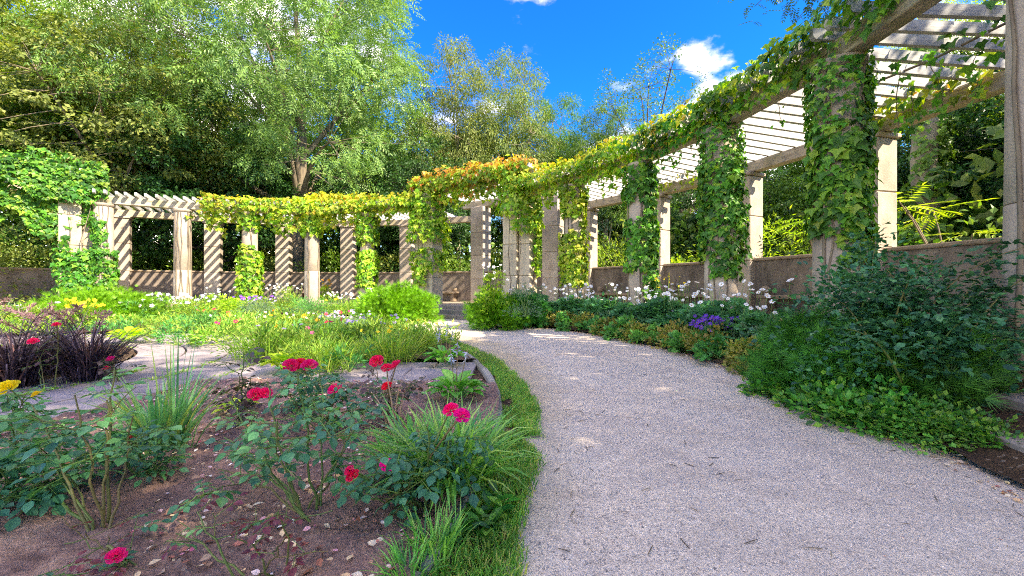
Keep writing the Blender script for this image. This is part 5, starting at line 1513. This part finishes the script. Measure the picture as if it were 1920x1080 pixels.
underplant('bed_foliage', 801, 4.85, 7.9, 13, 135, 16000, LEAFN, .12, ['herb', 'blade_y', 'herb', 'edging_g'], 'mixed low green growth filling the far flower bed', lambda r: .05)
underplant('border_foliage', 802, 11.25, 12.4, 68, 140, 14000, LEAFN, .13, ['herb', 'bright', 'blueg', 'herb'], 'mixed low green growth filling the left border', lambda r: .05 + .28 * np.clip((r - 11.3) / 1.1, 0, 1))
underplant('border_foliage', 803, 11.75, 12.42, -6, 51, 11000, LEAF2, .11, ['herbdark', 'edging_g', 'herbdark', 'blueg'], 'mixed dark low growth filling the right border', lambda r: .05 + .28 * np.clip((r - 11.3) / 1.1, 0, 1))

# ------------------------------------------------------------------ grass verge, litter, pebbles
def grass_strip(name, seed, n, r0, r1, a0, a1, L, label):
    rng = np.random.default_rng(seed)
    a = a0 + (a1 - a0) * rng.random(n) ** 1.0; u_ = rng.random(n); wd = r1 - r0; r = (kerb_r(a) if r0 > 8 else r0) + .03 + u_ * wd + rng.normal(0, .02, n)
    ang = np.radians(a); x, y = CX + r * np.cos(ang), CY + r * np.sin(ang)
    edge = .5 + .5 * hnoise(x, y, 3.0, 5)
    k = (hnoise(x, y, 5, 1) > .12) & (u_ < .5 + .6 * edge); x, y = x[k], y[k]; n = len(x)
    mb = MB(); blades(mb, rng, n, (0, 0, 0), 0.0, L, .0065, .9, .35, segs=3)
    V = mb.v[-1].reshape(n, -1, 3); V += np.stack([x, y, np.full(n, .02)], 1)[:, None]; mb.v[-1] = V.reshape(-1, 3)
    mb.build(name, GRN['verge'], None, kind='stuff', label=label)
grass_strip('grass', 821, 46000, 8.03, 8.36, -52, 8, .06, 'short green grass verge along the inner edge of the path')
grass_strip('grass', 822, 15000, 8.03, 8.4, 8, 70, .07, 'short green grass verge along the far bed')
grass_strip('grass', 823, 6000, 6.3, 7.55, 10.5, 18, .09, 'patch of grass beyond the paved strip')
# weeds in the verge
for i, (px, py, lab) in enumerate(((905, 985, 'dandelion-like weed in the grass verge'), (930, 950, 'broad-leaved weed at the gravel edge'), (870, 1005, 'leafy weed beside the kerb'), (900, 900, 'small weed in the verge by the daylily'))):
    p = on_ground(px, py, .03); rng = np.random.default_rng(830 + i); mb = MB(); k = 26; a = rng.uniform(0, 6.28, k)
    scatter(mb, OVAL, np.stack([rng.normal(0, .05, k), rng.normal(0, .05, k), rng.uniform(0, .05, k)], 1), np.stack([np.cos(a), np.sin(a), rng.uniform(.1, .7, k)], 1), np.repeat([[0, 0, 1.0]], k, 0), .085 * rng.uniform(.6, 1.2, k), 0, .8)
    t = thing('weed', lab, 'weed', p); mb.build('leaves', GRN['ground'], t, kind='stuff')
# moss and grass in the paving joints
rng = np.random.default_rng(841); n = 5200
r = rng.choice([2.9, 3.51, 4.13, 4.75], n) + rng.normal(0, .035, n); a = np.radians(rng.uniform(-60, 120, n)); x, y = CX + r * np.cos(a), CY + r * np.sin(a)
k = hnoise(x, y, 1.4, 8) > .5; x, y = x[k], y[k]; n = len(x)
mb = MB(); scatter(mb, LEAFN, np.stack([x, y, np.full(n, .055)], 1), rng.normal(0, 1, (n, 3)) * [1, 1, .3] + [0, 0, .35], rng.normal(0, .5, (n, 3)) + [0, 0, .8], .06 * rng.uniform(.5, 1.2, n))
mb.build('joint_grass', GRN['blade_y'], None, kind='stuff', label='thin grass growing in the joints of the paving')

def litter(name, seed, n, mats, size, region, label, tm=OVAL):
    rng = np.random.default_rng(seed); P = []
    while len(P) < n:
        q = region(rng)
        if q is not None: P.append(q)
    P = np.array(P); a = rng.uniform(0, 6.28, n)
    d = np.stack([np.cos(a), np.sin(a), rng.normal(0, .18, n)], 1); nn = np.stack([rng.normal(0, .3, n), rng.normal(0, .3, n), np.ones(n)], 1)
    mb = MB(); scatter(mb, tm, P, d, nn, size * rng.uniform(.5, 1.5, n)); mb.build(name, mats, None, kind='stuff', label=label)
def in_bed(rng):
    x, y = rng.uniform(-4.2, -.3), rng.uniform(1.2, 4.4); r = math.hypot(x - CX, y - CY)
    if not (4.9 < r < 7.9 + (4.4 - y) * .18) or hnoise(x, y, 1.8, 2) < .3: return None
    return (x, y, soil_z(x, y) + .028)
litter('fallen_leaves', 851, 1100, GRN['litter'], .032, in_bed, 'dry fallen leaves scattered over the bare soil')
litter('fallen_petals', 852, 620, GRN['petal'], .024, in_bed, 'pale and pink fallen petals on the bare soil')
def on_path(rng):
    r = rng.uniform(8.6, 11.3); a = rng.uniform(-48, 25); p = pol(r, a, .013)
    return tuple(p) if (r > 10.7 or rng.random() < .35) else None
litter('path_litter', 853, 900, GRN['litter'], .016, on_path, 'tiny dry leaf scraps on the gravel', LEAFN)
rng = np.random.default_rng(854); n = 9000
r = rng.uniform(8.5, 11.3, n); a = np.radians(-48 + 45 * rng.random(n) ** 1.0); x, y = CX + r * np.cos(a), CY + r * np.sin(a)
PEB = T([[.5, 0, 0], [0, .5, 0], [-.5, 0, 0], [0, -.5, 0], [0, 0, .4]], [(0, 1, 4), (1, 2, 4), (2, 3, 4), (3, 0, 4)])
aa = rng.uniform(0, 6.28, n)
mb = MB(); scatter(mb, PEB, np.stack([x, y, np.full(n, .008)], 1), np.stack([np.cos(aa), np.sin(aa), np.zeros(n)], 1), np.repeat([[0, 0, 1.0]], n, 0), .008 * rng.uniform(.5, 1.5, n))
mb.build('pebbles', plain_mat('pebble_stone', ['8d8682', 'a89f98', '6f6a68', 'c4bdb6'], .9), None, kind='stuff', label='loose grit on the gravel path')
rng = np.random.default_rng(855); P = []
while len(P) < 6500:
    q = in_bed(rng) if rng.random() < .9 else in_bed(rng)
    if q is not None: P.append(q)
P = np.array(P) - [0, 0, .024]; n = len(P); aa = rng.uniform(0, 6.28, n)
mb = MB(); scatter(mb, PEB, P, np.stack([np.cos(aa), np.sin(aa), rng.normal(0, .2, n)], 1), np.repeat([[0, 0, 1.0]], n, 0), .026 * rng.uniform(.3, 2.0, n))
mb.build('soil_clods', M['soil'], None, kind='stuff', label='loose crumbs of soil on the rose bed')

# dry twigs and bark bits on gravel and soil
STICK = T([[.03, 0, 0], [-.03, 0, 0], [0, .5, .05], [.025, 1, 0], [-.025, 1, 0], [0, .5, -.02]], [(0, 2, 1), (0, 3, 2), (3, 4, 2), (4, 1, 2)])
rng = np.random.default_rng(861); P = []
while len(P) < 520:
    r = rng.uniform(8.7, 11.4); a = rng.uniform(-45, 20)
    if rng.random() < .25 + .75 * abs(r - 10) / 1.5: P.append(tuple(pol(r, a, .014)))
for k in range(160):
    q = None
    while q is None: q = in_bed(rng)
    P.append((q[0], q[1], q[2] - .004))
P = np.array(P); n = len(P); a = rng.uniform(0, 6.28, n)
mb = MB(); scatter(mb, STICK, P, np.stack([np.cos(a), np.sin(a), rng.normal(0, .05, n)], 1), np.repeat([[0, 0, 1.0]], n, 0), .05 * rng.uniform(.3, 1.6, n))
mb.build('twig_litter', plain_mat('twig_brown', ['4a3e34', '6a5a4a', '8a765e', '3a302a'], .9), None, kind='stuff', label='small dry twigs lying on gravel and soil')
# leaf litter gathered along the outer edge of the path
def by_edge(rng):
    a = rng.uniform(-14, 46); return tuple(pol(11.05 + abs(rng.normal(0, .16)), a, .016))
litter('edge_litter', 862, 900, GRN['litter'], .03, by_edge, 'dry leaves gathered along the outer edge of the gravel')
